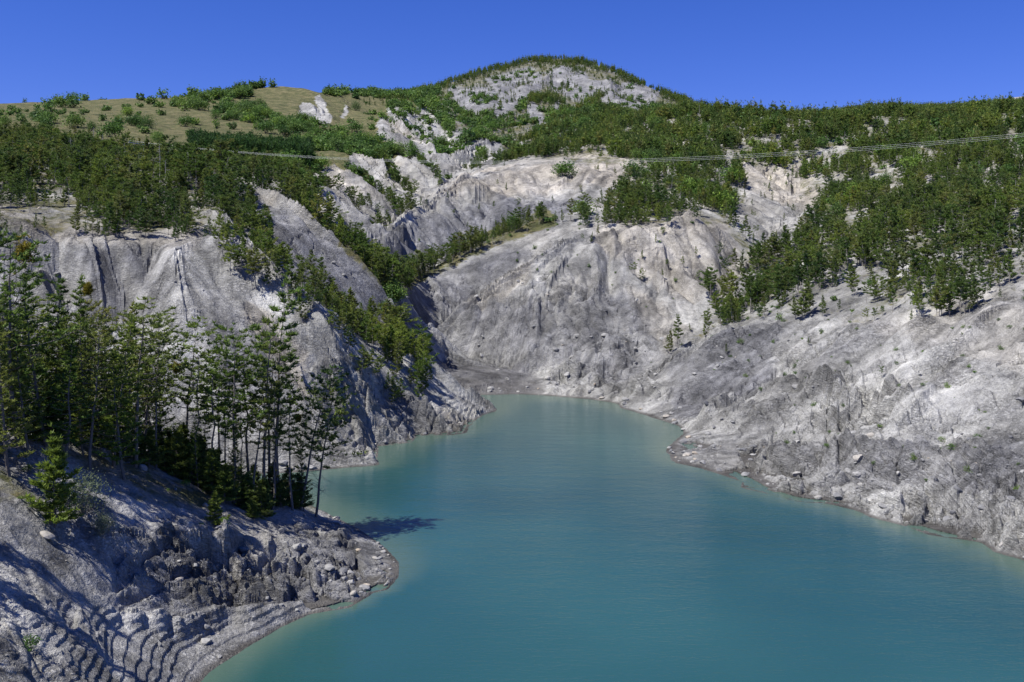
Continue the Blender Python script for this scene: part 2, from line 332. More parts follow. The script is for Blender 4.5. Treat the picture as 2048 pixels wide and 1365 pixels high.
PINE = pmap([
    (1.7, [(-720, 285), (-60, 292), (130, 296), (250, 312), (330, 328), (430, 342), (500, 348), (600, 350), (640, 400), (700, 475), (790, 590), (770, 585), (690, 500), (600, 425), (540, 385), (500, 365), (490, 375), (520, 430),
         (600, 540), (700, 620), (780, 660), (860, 720), (868, 765), (830, 765), (760, 728), (700, 690), (620, 650), (540, 600), (460, 560), (400, 500), (330, 482), (100, 472), (-60, 430), (-720, 430)]),
    (.35, [(-60, 420), (110, 440), (130, 480), (60, 490), (-60, 470)]),
    (.0, [(540, 330), (640, 330), (650, 362), (560, 362)]),
    (.8, [(670, 365), (730, 395), (770, 440), (790, 470), (765, 465), (720, 415), (680, 385)]),
    (.6, [(740, 330), (790, 360), (815, 400), (835, 430), (800, 445), (770, 400), (745, 360)]),
    (.6, [(780, 262), (850, 300), (895, 325), (880, 325), (830, 300), (775, 275)]),
    (.35, [(690, 205), (890, 180), (960, 150), (1110, 108), (1200, 118), (1300, 160), (1390, 210), (1400, 240), (930, 345), (905, 320), (850, 270), (790, 225), (750, 215)]),
    (1.2, [(820, 178), (900, 155), (1000, 120), (1110, 104), (1200, 118), (1300, 163), (1395, 210), (1390, 222), (1300, 180), (1200, 142), (1110, 128), (1000, 142), (900, 176), (830, 190)]),
    (0.25, [(975, 158), (1060, 138), (1075, 150), (1010, 165), (995, 180), (975, 175)]),
    (0.15, [(895, 176), (930, 205), (950, 224), (1005, 215), (1035, 178), (1012, 178), (975, 192), (950, 180), (935, 190)]),
    (0.04, [(990, 224), (1030, 200), (1045, 176), (1062, 180), (1058, 200), (1030, 222), (995, 242)]),
    (0.03, [(1052, 218), (1066, 210), (1096, 240), (1090, 260), (1075, 252)]),
    (0.5, [(1085, 165), (1105, 140), (1165, 132), (1175, 165), (1215, 190), (1180, 212), (1140, 192), (1100, 190)]),
    (0.4, [(1205, 178), (1310, 172), (1318, 188), (1295, 232), (1262, 232), (1230, 205)]),
    (1.0, [(955, 200), (1030, 186), (1100, 196), (1200, 218), (1150, 236), (1060, 212), (985, 218)]),
    (0.03, [(760, 222), (800, 225), (900, 320), (912, 345), (880, 360), (820, 290), (760, 250)]),
    (0.05, [(905, 318), (960, 270), (1000, 290), (960, 318), (920, 345)]),
    (0.05, [(855, 210), (880, 225), (905, 262), (895, 270), (860, 240)]),
    (1.25, [(925, 345), (1000, 318), (1060, 280), (1140, 230), (1200, 195), (1262, 236), (1390, 214), (2100, 205), (2760, 200), (2760, 560), (2110, 560), (2030, 580), (1940, 640), (1850, 645), (1760, 662), (1640, 672), (1620, 712), (1590, 712),
         (1590, 640), (1600, 612), (1470, 655), (1400, 680), (1330, 722), (1320, 720), (1390, 650), (1440, 590), (1500, 540), (1560, 480), (1500, 500), (1460, 450), (1400, 445), (1290, 452), (1180, 458), (1130, 450), (1200, 395), (1250, 365), (1290, 332), (1180, 308), (1040, 322)]),
    (.10, [(1478, 335), (1600, 338), (1600, 390), (1650, 410), (1610, 470), (1560, 500), (1500, 490), (1465, 425), (1495, 400)]),
    (.25, [(1740, 325), (1800, 340), (1800, 400), (1740, 400)]),
    (.5, [(1600, 612), (1700, 560), (1850, 470), (1860, 500), (1720, 620), (1640, 665)]),
    (.85, [(785, 578), (850, 540), (910, 500), (960, 470), (1040, 440), (1090, 408), (1125, 445), (1100, 455), (1060, 470), (1000, 488), (920, 528), (840, 568), (800, 592)]),
    (.16, [(1140, 470), (1250, 465), (1450, 480), (1480, 560), (1400, 640), (1350, 600), (1260, 560), (1200, 520)]),
    (.09, [(850, 400), (1000, 345), (1290, 330), (1200, 420), (1100, 450), (960, 470), (800, 500)]),
    (.02, [(850, 600), (950, 520), (1080, 470), (1080, 510), (900, 620)]),
    (.02, [(1250, 560), (1450, 600), (1390, 660), (1300, 740)]),
    (.9, [(1420, 560), (1480, 540), (1520, 560), (1500, 640), (1420, 660), (1330, 720), (1400, 640)]),
    (.012, [(1400, 700), (1600, 640), (1900, 650), (2048, 600), (2048, 900), (1600, 880), (1450, 800)]),
] + [(.08, s) for s in SCARS])
BUSH = pmap([
    (.09, [(-720, 190), (-60, 195), (0, 200), (330, 190), (500, 172), (560, 168), (520, 240), (560, 290), (400, 300), (250, 280), (130, 255), (-720, 245)]),
    (.3, [(-60, 228), (100, 225), (130, 258), (-60, 258)]),
    (.16, [(100, 205), (330, 196), (430, 200), (400, 225), (300, 235), (250, 255), (100, 240)]),
    (1.6, [(380, 190), (470, 172), (560, 165), (540, 180), (470, 200), (400, 205)]),
    (2.5, [(560, 165), (620, 168), (630, 180), (570, 176)]),
    (2.2, [(640, 178), (760, 180), (870, 172), (900, 165), (860, 192), (760, 194), (650, 190)]),
    (1.0, [(440, 205), (520, 215), (560, 235), (640, 255), (700, 275), (780, 290), (835, 320), (760, 305), (680, 310), (600, 300), (560, 270), (500, 250), (440, 230)]),
    (.02, [(500, 205), (520, 182), (600, 182), (640, 215), (640, 250), (560, 240)]),
    (.06, [(690, 205), (760, 196), (850, 195), (830, 215), (770, 222), (780, 240), (750, 270), (690, 262)]),
    (.8, [(770, 210), (860, 205), (900, 250), (860, 250), (800, 225)]),
    (.5, [(860, 190), (1390, 220), (1000, 320), (905, 320), (850, 260)]),
    (1.6, [(620, 325), (660, 345), (640, 420), (600, 400), (560, 350), (520, 330), (600, 335)]),
    (.1, [(100, 950), (450, 1000), (400, 1040), (200, 1010)]),
    (.03, [(1400, 700), (1600, 640), (1900, 650), (2048, 600), (2048, 960), (1600, 880), (1450, 800)]),
    (.10, [(850, 400), (1290, 330), (1450, 480), (1480, 560), (1400, 640), (1200, 560), (800, 560)]),
    (.30, [(1300, 240), (2100, 210), (2100, 560), (1850, 640), (1450, 650), (1500, 560), (1620, 470), (1600, 340), (1480, 330), (1470, 440), (1290, 450), (1200, 450), (1240, 370)]),
] + [(.10, s) for s in SCARS])
GRASS = pmap([
    (1, [(-720, 150), (500, 150), (640, 165), (900, 160), (890, 195), (840, 215), (770, 222), (780, 240), (750, 255), (760, 290), (830, 322), (700, 305), (690, 345), (660, 330), (640, 345), (560, 365), (500, 345), (400, 320), (-720, 320)]),
    (.0, [(600, 205), (612, 200), (640, 222), (625, 190), (640, 190), (655, 215), (668, 240), (655, 252), (600, 240)]),
    (.0, [(680, 232), (692, 215), (698, 222), (685, 236)]),
    (.45, [(-720, 320), (500, 345), (420, 450), (300, 470), (-720, 440)]),
    (.5, [(860, 150), (1110, 100), (1400, 210), (1200, 260), (1000, 300), (900, 280)]),
    (.42, [(930, 345), (1140, 240), (1390, 215), (2760, 200), (2760, 500), (1700, 540), (1500, 560), (1450, 450), (1200, 450), (1290, 330), (1040, 320)]),
    (.3, [(1450, 560), (1700, 500), (2048, 500), (2048, 580), (1850, 640), (1450, 660), (1350, 700)]),
    (.0, [(1478, 335), (1600, 338), (1600, 390), (1650, 410), (1610, 470), (1560, 500), (1500, 490), (1465, 425), (1495, 400)]),
    (.6, [(785, 582), (850, 540), (910, 500), (960, 470), (1040, 440), (1090, 408), (1120, 445), (1000, 488), (920, 528), (840, 570), (800, 600)]),
    (.22, [(300, 470), (440, 480), (600, 560), (700, 650), (870, 740), (850, 770), (700, 690), (560, 610), (440, 540)]),
    (.42, [(-720, 780), (0, 830), (250, 895), (450, 965), (640, 1008), (640, 1035), (450, 1015), (330, 1010), (150, 1000), (0, 1010), (-720, 1000)]),
    (.7, [(540, 385), (640, 420), (790, 590), (770, 585), (690, 500), (600, 425)]),
    (.0, [(970, 160), (1060, 135), (1080, 150), (1000, 185)]), (.0, [(895, 175), (950, 225), (1005, 218), (1040, 176), (950, 178)]), (.0, [(990, 224), (1045, 176), (1062, 180), (1030, 222), (995, 242)]),
    (.1, [(1085, 165), (1105, 140), (1165, 132), (1175, 165), (1300, 172), (1318, 188), (1295, 232), (1262, 232), (1180, 205)]),
] + [(0., s) for s in SCARS])
WARM = pmap([
    (.35, [(-720, 780), (0, 830), (250, 895), (640, 1010), (820, 1130), (790, 1200), (420, 1400), (-720, 1790)]),
    (.9, [(870, 378), (1000, 342), (1180, 305), (1300, 325), (1250, 375), (1130, 375), (1000, 395)]),
    (.7, [(1180, 452), (1450, 440), (1500, 540), (1450, 600), (1380, 600), (1290, 560), (1200, 500)]),
    (.9, [(500, 600), (560, 640), (620, 700), (600, 800), (540, 740), (490, 640)]),
    (.6, [(480, 360), (560, 400), (540, 410)]), (.6, [(620, 350), (700, 330), (780, 400), (700, 400)]), (.5, [(690, 305), (780, 310), (820, 350), (760, 330)]),
    (.6, [(750, 235), (860, 290), (800, 290)]), (.8, [(1470, 335), (1620, 335), (1650, 420), (1580, 420), (1500, 380)]),
    (.6, [(-60, 420), (130, 440), (420, 460), (400, 490), (130, 490)]),
    (.4, [(1650, 640), (2048, 570), (2048, 760), (1900, 700)]), (.6, [(1240, 560), (1340, 620), (1390, 660), (1340, 700), (1270, 640)]),
    (.6, [(900, 620), (1080, 505), (1060, 560), (950, 620)]), (.5, [(800, 640), (900, 560), (950, 540), (860, 640)]),
    (.5, [(0, 900), (400, 980), (300, 1040), (0, 1000)]), (.5, [(250, 1050), (500, 1100), (500, 1180), (300, 1180)]),
    (.5, [(870, 800), (960, 850), (930, 865), (840, 790)]),
], bl=6)
DARK = pmap([
    (.75, [(790, 600), (900, 540), (1010, 500), (1075, 498), (1000, 552), (900, 618), (835, 690), (790, 660)]),
    (.7, [(880, 150), (1110, 110), (1200, 120), (1390, 215), (1200, 260), (1000, 300), (900, 260)]),
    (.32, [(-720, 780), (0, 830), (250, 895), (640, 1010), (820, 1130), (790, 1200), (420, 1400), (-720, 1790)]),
    (.9, [(490, 380), (560, 415), (700, 505), (785, 590), (770, 660), (700, 620), (600, 560), (520, 430)]),
    (.85, [(718, 505), (800, 450), (880, 420), (1000, 400), (1150, 395), (1190, 400), (1100, 450), (950, 470), (850, 530), (790, 570)]),
    (.4, [(430, 560), (500, 640), (540, 740), (560, 900), (500, 900), (420, 700)]), (.6, [(160, 500), (230, 500), (260, 620), (200, 640)]), (.5, [(250, 500), (310, 520), (290, 590)]),
    (.35, [(690, 760), (800, 780), (870, 830), (830, 880), (760, 890)]),
    (.5, [(850, 620), (1000, 600), (1250, 580), (1330, 700), (1250, 760), (1080, 730), (850, 690)]),
    (.65, [(1330, 740), (1450, 680), (1560, 660), (1540, 760), (1400, 840), (1340, 840)]),
    (.5, [(1500, 900), (1700, 880), (1900, 900), (2048, 880), (2048, 1000), (1700, 960)]),
    (1.2, [(880, 757), (1060, 762), (1085, 775), (1050, 795), (930, 790)]), (.8, [(860, 720), (1060, 735), (1080, 765), (900, 760)]),
    (.6, [(540, 1080), (760, 1080), (740, 1190), (560, 1200)]), (.6, [(300, 1060), (450, 1080), (480, 1150), (300, 1160)]),
    (.4, [(690, 310), (740, 330), (800, 420), (700, 360)]), (.5, [(800, 290), (900, 330), (880, 360)]),
], bl=6)
ROCK = pmap([   # blocky broken rock
    (.5, [(1300, 780), (1450, 760), (1600, 740), (1780, 770), (1830, 800), (2110, 880), (2110, 1200), (1300, 960), (1340, 870)]),
    (2.4, [(1590, 770), (1780, 770), (1830, 810), (1760, 850), (1680, 850)]),
    (1.3, [(1480, 880), (2110, 920), (2110, 1150), (1480, 980)]),
    (.9, [(600, 900), (600, 740), (720, 720), (900, 800), (990, 830), (930, 870), (750, 940)]),
    (1.5, [(720, 760), (800, 770), (880, 820), (940, 870), (760, 890)]),
    (1.2, [(200, 1040), (480, 1060), (780, 1130), (800, 1170), (560, 1230), (420, 1200), (250, 1200)]),
    (.6, [(860, 560), (1100, 540), (1340, 640), (1300, 790), (1080, 760), (850, 700)]),
    (1.0, [(1080, 745), (1300, 740), (1290, 800), (1100, 790)]),
    (.5, [(1380, 690), (1560, 640), (1560, 720), (1400, 760)]),
    (.6, [(-60, 1180), (200, 1230), (150, 1365), (-60, 1365)]),
    (.6, [(640, 640), (780, 640), (780, 700), (680, 680)]),
], bl=3)
LAY = pmap([   # visibly layered beds
    (.9, [(480, 600), (600, 650), (720, 720), (990, 820), (930, 870), (757, 940), (600, 945), (520, 800)]),
    (.7, [(490, 370), (560, 410), (700, 500), (785, 590), (770, 660), (700, 640), (600, 570), (520, 440)]),
    (.6, [(620, 370), (760, 470), (720, 500), (640, 400)]), (.4, [(640, 320), (790, 420), (760, 450)]),
    (1.0, [(250, 1100), (480, 1130), (800, 1150), (560, 1230), (250, 1210)]), (.8, [(450, 1050), (700, 1070), (800, 1140), (500, 1130)]),
    (.6, [(1480, 880), (2110, 900), (2110, 1150), (1480, 980)]), (.4, [(1080, 745), (1300, 740), (1290, 800), (1100, 790)]),
], bl=4)
TERR = pmap([
    (1, [(100, 1190), (350, 1215), (600, 1200), (640, 1240), (420, 1365), (300, 1700), (0, 1700), (80, 1365)]),
    (.8, [(450, 900), (757, 890), (760, 940), (400, 970)]), (.8, [(850, 770), (1000, 820), (940, 850), (870, 800)]),
    (.8, [(700, 1060), (830, 1120), (790, 1190), (740, 1160)]), (.6, [(860, 720), (1100, 740), (1100, 800), (860, 790)]),
    (.6, [(1230, 790), (1400, 800), (1480, 900), (1480, 980), (1300, 940)]),
], bl=2)

PY0 = HZ - (Z - CH) * F / DY
jx = fbm(X / 9, Y / 9, 3, 3) * 22; jy = fbm(X / 9, Y / 9, 3, 4) * 14
jf = np.clip(140 / DY, .25, 1)
px_j = U + jx * jf; py_j = PY0 + jy * jf
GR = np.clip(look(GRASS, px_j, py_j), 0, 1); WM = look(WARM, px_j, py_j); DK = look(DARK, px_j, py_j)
RK = look(ROCK, px_j, py_j) * (.55 + 1.6 * np.clip(fbm(X / 11, Y / 11, 3, 8) + .25, 0, .6)); TR = look(TERR, U, PY0)
land = sst(0.0, .45, Z)
RK = RK * (1 - .95 * TR * (DY < 86) * sst(.3, .6, TR)); LYP = sst(-.12, .3, fbm(X / 17, Y / 17, 4, 88))

# ---- relief: gullies along the fall line
def grad(Zs):
    dU = np.gradient(Zs, axis=1) / np.gradient(cols)[None, :] * F        # dZ/du
    dL = np.gradient(Zs, axis=0) / np.gradient(lr)[:, None]              # dZ/dlnY
    gx = dU / DY; gy = (dL - (U - 1024) / F * dU) / DY
    return gx, gy
Zs = bil(blur(zb, 14), CIY, CIX).astype(np.float32)
gx, gy = grad(Zs)
slope = np.sqrt(gx * gx + gy * gy) + 1e-6
th = np.arctan2(gy, gx)                       # fall direction
K = 10
bare = (1 - .75 * GR)
def gully(wl, seed, stretch=5.):
    out = np.zeros_like(Z)
    wx = X + fbm(X / (wl * 3), Y / (wl * 3), 2, seed + 50) * wl * 1.1; wy = Y + fbm(X / (wl * 3), Y / (wl * 3), 2, seed + 60) * wl * 1.1
    for k in range(K):
        a = math.pi * k / K
        dd = np.abs(((th - a + math.pi / 2) % math.pi) - math.pi / 2)
        wgt = np.clip(1 - dd / (math.pi / K), 0, 1)
        m = wgt > 0
        if not m.any(): continue
        ca, sa = math.cos(a), math.sin(a)
        al = wx[m] * ca + wy[m] * sa; ac = -wx[m] * sa + wy[m] * ca
        out[m] += wgt[m] * pn(ac / wl, al / (wl * stretch), seed + k)
    return out
def fade(wl): return sst(2.5, 6., wl / CELL)
H = np.zeros_like(Z)
SKY = sst(3, 28, PY0 - PY0[rows > 600].min(axis=0)[None, :]); SKY[rows < 500] = 1
BADL = pmap([(.9, [(720, 480), (800, 430), (950, 350), (1290, 325), (1250, 400), (1120, 440), (950, 480), (850, 540), (790, 590)]),
    (1., [(840, 690), (900, 610), (1080, 500), (1210, 450), (1420, 445), (1500, 540), (1400, 650), (1290, 780), (1080, 750)]), (.9, [(1330, 740), (1420, 670), (1600, 610), (2048, 580), (2110, 800), (1800, 860), (1400, 850)]),
    (-.45, [(100, 470), (345, 480), (420, 520), (440, 640), (380, 760), (100, 700)]), (.6, [(1470, 330), (1610, 335), (1660, 420), (1560, 500), (1460, 440)])], bl=5)
FB = (1 + look(BADL, px_j, py_j)) * np.ones_like(DY)
FB = FB + .9 * sst(200, 420, DY) * sst(900, 500, DY)
sc = np.clip(slope * 1.5, 0, .95) * (1 - .6 * sst(.75, 1.5, slope))
for wl, amp, sd_, lim in ((90, 20, 1, (700, 1000)), (38, 8, 2, (380, 700)), (15, 2.4, 3, (50, 150)), (6.5, .7, 4, (60, 140)), (2.8, .42, 5, (0, 1)), (1.2, .16, 6, (0, 1)), (.55, .06, 7, (0, 1))):
    g = gully(wl, sd_ * 20)
    v = (np.abs(g) * 2.2 - .45) if sd_ in (1, 2, 4, 6) else (.5 * g + np.abs(g) * 1.4 - .3)
    H += v * amp * sc * fade(wl) * (sst(lim[0], lim[1], DY) if lim[1] > 1 else 1) * bare * FB * (SKY if wl > 30 else 1)
    print(' gully', wl, round(time.time() - T0, 1))
# isotropic roughness
for wl, amp in ((22, .9), (9, .6), (3.6, .34), (1.5, .24), (.7, .15), (.35, .08)):
    n = pn(X / wl, Y / wl, int(wl * 10) + 200)
    H += n * amp * np.minimum(FB, 1.9) * fade(wl) * (.5 + .9 * np.clip(RK, 0, 1.5))
# bedding ledges
bed = Z * .75 + X * .42 - Y * .12 + fbm(X / 30, Y / 30, 3, 90) * 5
bed2 = X * .55 + Y * .12 + Z * .72 + fbm(X / 30, Y / 30, 3, 95) * 4
wbb = sst(-14, 6, X); bb = bed * wbb + bed2 * (1 - wbb)
LY = look(LAY, px_j, py_j)
for th_, amp in ((1.7, .6), (.75, .36), (.33, .15)):
    q = bb / th_ + pn(X / (th_ * 6), Y / (th_ * 6), int(th_ * 10) + 300) * .9; f = q - np.floor(q)
    rnd = _G[(np.floor(q).astype(np.int32) * 37) & 4095] / 6.28
    saw = np.where(f < .86, f / .86, (1 - f) / .14)
    H += (saw - .5) * amp * (.3 + rnd) * fade(th_ * .9) * np.clip(RK * 1.1 + (.12 + .75 * LYP) * bare + LY, 0, 1.8)
# broken blocks
for wl, amp, sd_ in ((5.5, 1.7, 1), (2.3, .75, 2), (.95, .3, 3)):
    ca, sa = math.cos(.6), math.sin(.6)
    d1, e, r, ox, oy = cell((X * ca + Y * sa + .4 * Z) / wl + pn(X / wl / 2, Y / wl / 2, 400) * .4, (-X * sa + Y * ca + 1.5 * Z) / (wl * 1.5), sd_)
    r2 = (r * 7.3) % 1
    blk = (r - .5) * .8 + (r2 - .5) * 1.5 * ox + (r - .5) * 1.5 * oy - .5 * (1 - sst(0, .12, e))
    H += blk * amp * fade(wl * .6) * np.clip(RK - .15, 0, 1.8)
cm = sst(.0, .35, fbm(X / 23, Y / 23, 3, 480)) * bare * (DY < 420)
for wl, dp, sd_ in ((8., .8, 11), (3.1, .4, 12), (1.3, .2, 13)):
    d1, e, r, ox, oy = cell((X * .8 + Y * .5 + .5 * Z) / wl + fbm(X / wl, Y / wl, 2, 490) * .8, (-X * .5 + Y * .8 + 1.2 * Z) / (wl * 2.2) + fbm(X / wl, Y / wl, 2, 491) * .5, sd_)
    H -= dp * (1 - sst(.0, .10, e)) * cm * fade(wl * .35) * (r > .3)
pm = sst(.12, .3, fbm(X / 12, Y / 12, 3, 495)) * bare * (DY < 420)
d1, e, r, ox, oy = cell(X / 1.15 + .3 * Z, (Y + 1.3 * Z) / 1.3, 15)
H += ((r - .5) * .7 - .35 * (1 - sst(0, .2, e))) * pm * fade(1.0)
print(' blocks', round(time.time() - T0, 1))
Z2 = Z + H * land * (1 - .94 * TR * sst(8, 5, Z + 2) * sst(.9, .5, RK))
# water-cut terraces
step = np.where(DY < 110, .52, .75)
q = (Z2 + .30 * fbm(X / 18, Y / 18, 2, 70) + .05 * pn(X / 1.3, Y / 1.3, 71)) / step; f = q - np.floor(q)
rnd = _G[(np.floor(q).astype(np.int32) * 53 + 9) & 4095] / 6.28
stair = (np.floor(q) + np.where(f < .94, f * .52 / .94, .52 + (f - .94) * .48 / .06)) * step
stair += .25 * step
tm = TR * sst(.15, .5, Z) * sst(9, 7, Z) * (.35 + .65 * rnd)
Z2 = Z2 + (stair - q * step) * tm
H = None
Z = np.where(Z > .5, np.maximum(Z2, .12), Z2).astype(np.float32)
X0 = X.copy(); Y0 = Y.copy()
PYs = HZ - (Z - CH) * F / DY
HOR = np.minimum.accumulate(PYs, axis=0)                      # lowest pixel row reached so far, per column
VIS = PYs <= HOR + .5
print('relief', round(time.time() - T0, 1))

def ground(x, y):
    """terrain height below a world point"""
    x = np.asarray(x, float); y = np.asarray(y, float)
    i = np.interp(np.log(y), lr, np.arange(NR)); j = np.interp(x / y * F + 1024, cols, np.arange(NC))
    return bil(Z, i, j)
def hit(px, py, dmin=0):
    """first ground point seen through a photo pixel"""
    j = int(np.clip(np.interp(px, cols, np.arange(NC)), 0, NC - 1)); c = PYs[:, j].copy()
    k = np.nonzero((c <= py) & (rows > dmin))[0]
    i = k[0] if len(k) else NR - 1
    return X[i, j], Y[i, j], Z[i, j]

# ---- materials
def new_mat(name):
    m = D_.materials.new(name); m.use_nodes = True
    n = m.node_tree.nodes; b = n['Principled BSDF']; return m, n, m.node_tree.links, b
def mixc(n, l, fac, a, b, blend='MIX'):
    x = n.new('ShaderNodeMix'); x.data_type = 'RGBA'; x.blend_type = blend
    for s, v in (('Factor', fac), ('A', a), ('B', b)):
        if hasattr(v, 'links') or isinstance(v, bpy.types.NodeSocket): l.new(v, x.inputs[s])
        else: x.inputs[s].default_value = v
    return x.outputs['Result']
def mth(n, l, op, a, b=0., clamp=False):
    x = n.new('ShaderNodeMath'); x.operation = op; x.use_clamp = clamp
    for i, v in enumerate((a, b)):
        if isinstance(v, bpy.types.NodeSocket): l.new(v, x.inputs[i])
        else: x.inputs[i].default_value = v
    return x.outputs[0]
def noise(n, l, vec, scale, det=4, rough=.6, dist=0):
    x = n.new('ShaderNodeTexNoise'); x.inputs['Scale'].default_value = scale; x.inputs['Detail'].default_value = det
    x.inputs['Roughness'].default_value = rough; x.inputs['Distortion'].default_value = dist
    if vec is not None: l.new(vec, x.inputs['Vector'])
    return x.outputs['Fac']
def ramp(n, l, fac, stops):
    x = n.new('ShaderNodeValToRGB'); e = x.color_ramp.elements
    while len(e) < len(stops): e.new(.5)
    for k, (p, c) in enumerate(stops): e[k].position = p; e[k].color = (c if len(c) == 4 else (*c, 1))
    l.new(fac, x.inputs[0]); return x.outputs[0]
def g3(v): return (v, v, v)

tm_, n, l, b = new_mat('ground_marl')
geo = n.new('ShaderNodeNewGeometry'); pos = geo.outputs['Position']
at = n.new('ShaderNodeAttribute'); at.attribute_name = 'surf'      # r grass, g warm, b dark marl
sep = n.new('ShaderNodeSeparateColor'); l.new(at.outputs['Color'], sep.inputs[0])
at2 = n.new('ShaderNodeAttribute'); at2.attribute_name = 'grain'   # r streaks, g wet band, b rubble
sep2 = n.new('ShaderNodeSeparateColor'); l.new(at2.outputs['Color'], sep2.inputs[0])
nb = noise(n, l, pos, .05, 5, .6); nm = noise(n, l, pos, .5, 6, .7); nf = noise(n, l, pos, 4., 4, .7)
base = ramp(n, l, nb, [(.3, (.232, .227, .207)), (.5, (.338, .330, .300)), (.72, (.445, .434, .388))])
warm = mixc(n, l, nm, (.35, .305, .235, 1), (.44, .405, .335, 1))
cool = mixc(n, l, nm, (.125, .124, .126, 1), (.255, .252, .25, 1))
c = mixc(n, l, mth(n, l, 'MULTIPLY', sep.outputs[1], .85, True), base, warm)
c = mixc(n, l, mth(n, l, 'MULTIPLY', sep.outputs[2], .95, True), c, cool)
c = mixc(n, l, .8, c, ramp(n, l, sep2.outputs[0], [(0, g3(.5)), (.5, g3(1.0)), (1, g3(1.4))]), 'MULTIPLY')
c = mixc(n, l, .7, c, ramp(n, l, nm, [(.3, g3(.62)), (.5, g3(1.0)), (.7, g3(1.3))]), 'MULTIPLY')
c = mixc(n, l, .6, c, ramp(n, l, nf, [(.3, g3(.6)), (.5, g3(1.0)), (.7, g3(1.4))]), 'MULTIPLY')
def voro(scale, feat='DISTANCE_TO_EDGE', vec=None):
    x = n.new('ShaderNodeTexVoronoi'); x.feature = feat; x.inputs['Scale'].default_value = scale; l.new(vec or pos, x.inputs['Vector']); return x.outputs['Distance']
mpv = n.new('ShaderNodeMapping'); mpv.inputs['Rotation'].default_value = (.3, .5, .4); mpv.inputs['Scale'].default_value = (.55, 1., 1.9); l.new(pos, mpv.inputs[0])
wv = n.new('ShaderNodeVectorMath'); wv.operation = 'ADD'; nz = n.new('ShaderNodeTexNoise'); nz.inputs['Scale'].default_value = .9; nz.inputs['Detail'].default_value = 6; nz.inputs['Roughness'].default_value = .75
l.new(pos, nz.inputs['Vector']); l.new(mpv.outputs[0], wv.inputs[0]); l.new(nz.outputs['Color'], wv.inputs[1])
e1 = voro(.9, vec=wv.outputs[0]); e2 = voro(2.6, vec=wv.outputs[0])
crack = mth(n, l, 'MULTIPLY', ramp(n, l, e1, [(0, g3(.35)), (.10, g3(1))]), ramp(n, l, e2, [(0, g3(.55)), (.12, g3(1))]))
bt = n.new('ShaderNodeAttribute'); bt.attribute_name = 'bed'
sx = n.new('ShaderNodeSeparateXYZ'); l.new(pos, sx.inputs[0]); cx_ = n.new('ShaderNodeCombineXYZ')
l.new(mth(n, l, 'MULTIPLY', bt.outputs['Fac'], 1.), cx_.inputs[0]); l.new(mth(n, l, 'MULTIPLY', sx.outputs[0], .10), cx_.inputs[1]); l.new(mth(n, l, 'MULTIPLY', sx.outputs[1], .10), cx_.inputs[2])
s1 = noise(n, l, cx_.outputs[0], 1.6, 7, .72); s2 = noise(n, l, cx_.outputs[0], 6., 4, .7)
lay = mth(n, l, 'ADD', mth(n, l, 'MULTIPLY', s1, .6), mth(n, l, 'MULTIPLY', s2, .4))
c = mixc(n, l, sep2.outputs[2], c, mixc(n, l, 1., c, ramp(n, l, lay, [(.36, g3(.38)), (.46, g3(.9)), (.56, g3(1.08)), (.68, g3(1.55))]), 'MULTIPLY'))
grit = noise(n, l, pos, 11., 3, .8)
c = mixc(n, l, .6, c, ramp(n, l, grit, [(.34, g3(.5)), (.45, g3(.95)), (.6, g3(1.05)), (.7, g3(1.5))]), 'MULTIPLY')
cmask = ramp(n, l, noise(n, l, pos, .16, 4, .6), [(.42, g3(0)), (.6, g3(1))])
c = mixc(n, l, mth(n, l, 'MULTIPLY', cmask, .5), c, mixc(n, l, 1., c, crack, 'MULTIPLY'))
far_ = noise(n, l, pos, .035, 9, .75)
c = mixc(n, l, .75, c, ramp(n, l, far_, [(.36, g3(.6)), (.5, g3(1)), (.64, g3(1.3))]), 'MULTIPLY')
gn = noise(n, l, pos, .12, 6, .75)
gcol = ramp(n, l, gn, [(.3, (.05, .062, .022)), (.48, (.10, .10, .042)), (.62, (.165, .145, .07)), (.8, (.24, .21, .125))])
gcol = mixc(n, l, .6, gcol, ramp(n, l, nf, [(.3, g3(.7)), (.7, g3(1.3))]), 'MULTIPLY')
gf = mth(n, l, 'ADD', sep.outputs[0], mth(n, l, 'MULTIPLY', mth(n, l, 'SUBTRACT', nm, .5), 1.2))
gf = ramp(n, l, gf, [(.35, g3(0)), (.6, g3(1))])
c = mixc(n, l, gf, c, gcol)
c = mixc(n, l, sep2.outputs[1], c, (.075, .068, .058, 1))
l.new(c, b.inputs['Base Color']); b.inputs['Roughness'].default_value = .95
b.inputs['Specular IOR Level'].default_value = .15
bp = n.new('ShaderNodeBump'); bp.inputs['Strength'].default_value = .9; bp.inputs['Distance'].default_value = .4
l.new(mth(n, l, 'ADD', mth(n, l, 'ADD', mth(n, l, 'MULTIPLY', nf, .5), mth(n, l, 'MULTIPLY', nm, 1.8)), mth(n, l, 'ADD', mth(n, l, 'MULTIPLY', mth(n, l, 'MULTIPLY', crack, cmask), .7), mth(n, l, 'MULTIPLY', mth(n, l, 'MULTIPLY', lay, sep2.outputs[2]), 3.0))), bp.inputs['Height']); l.new(bp.outputs[0], b.inputs['Normal'])

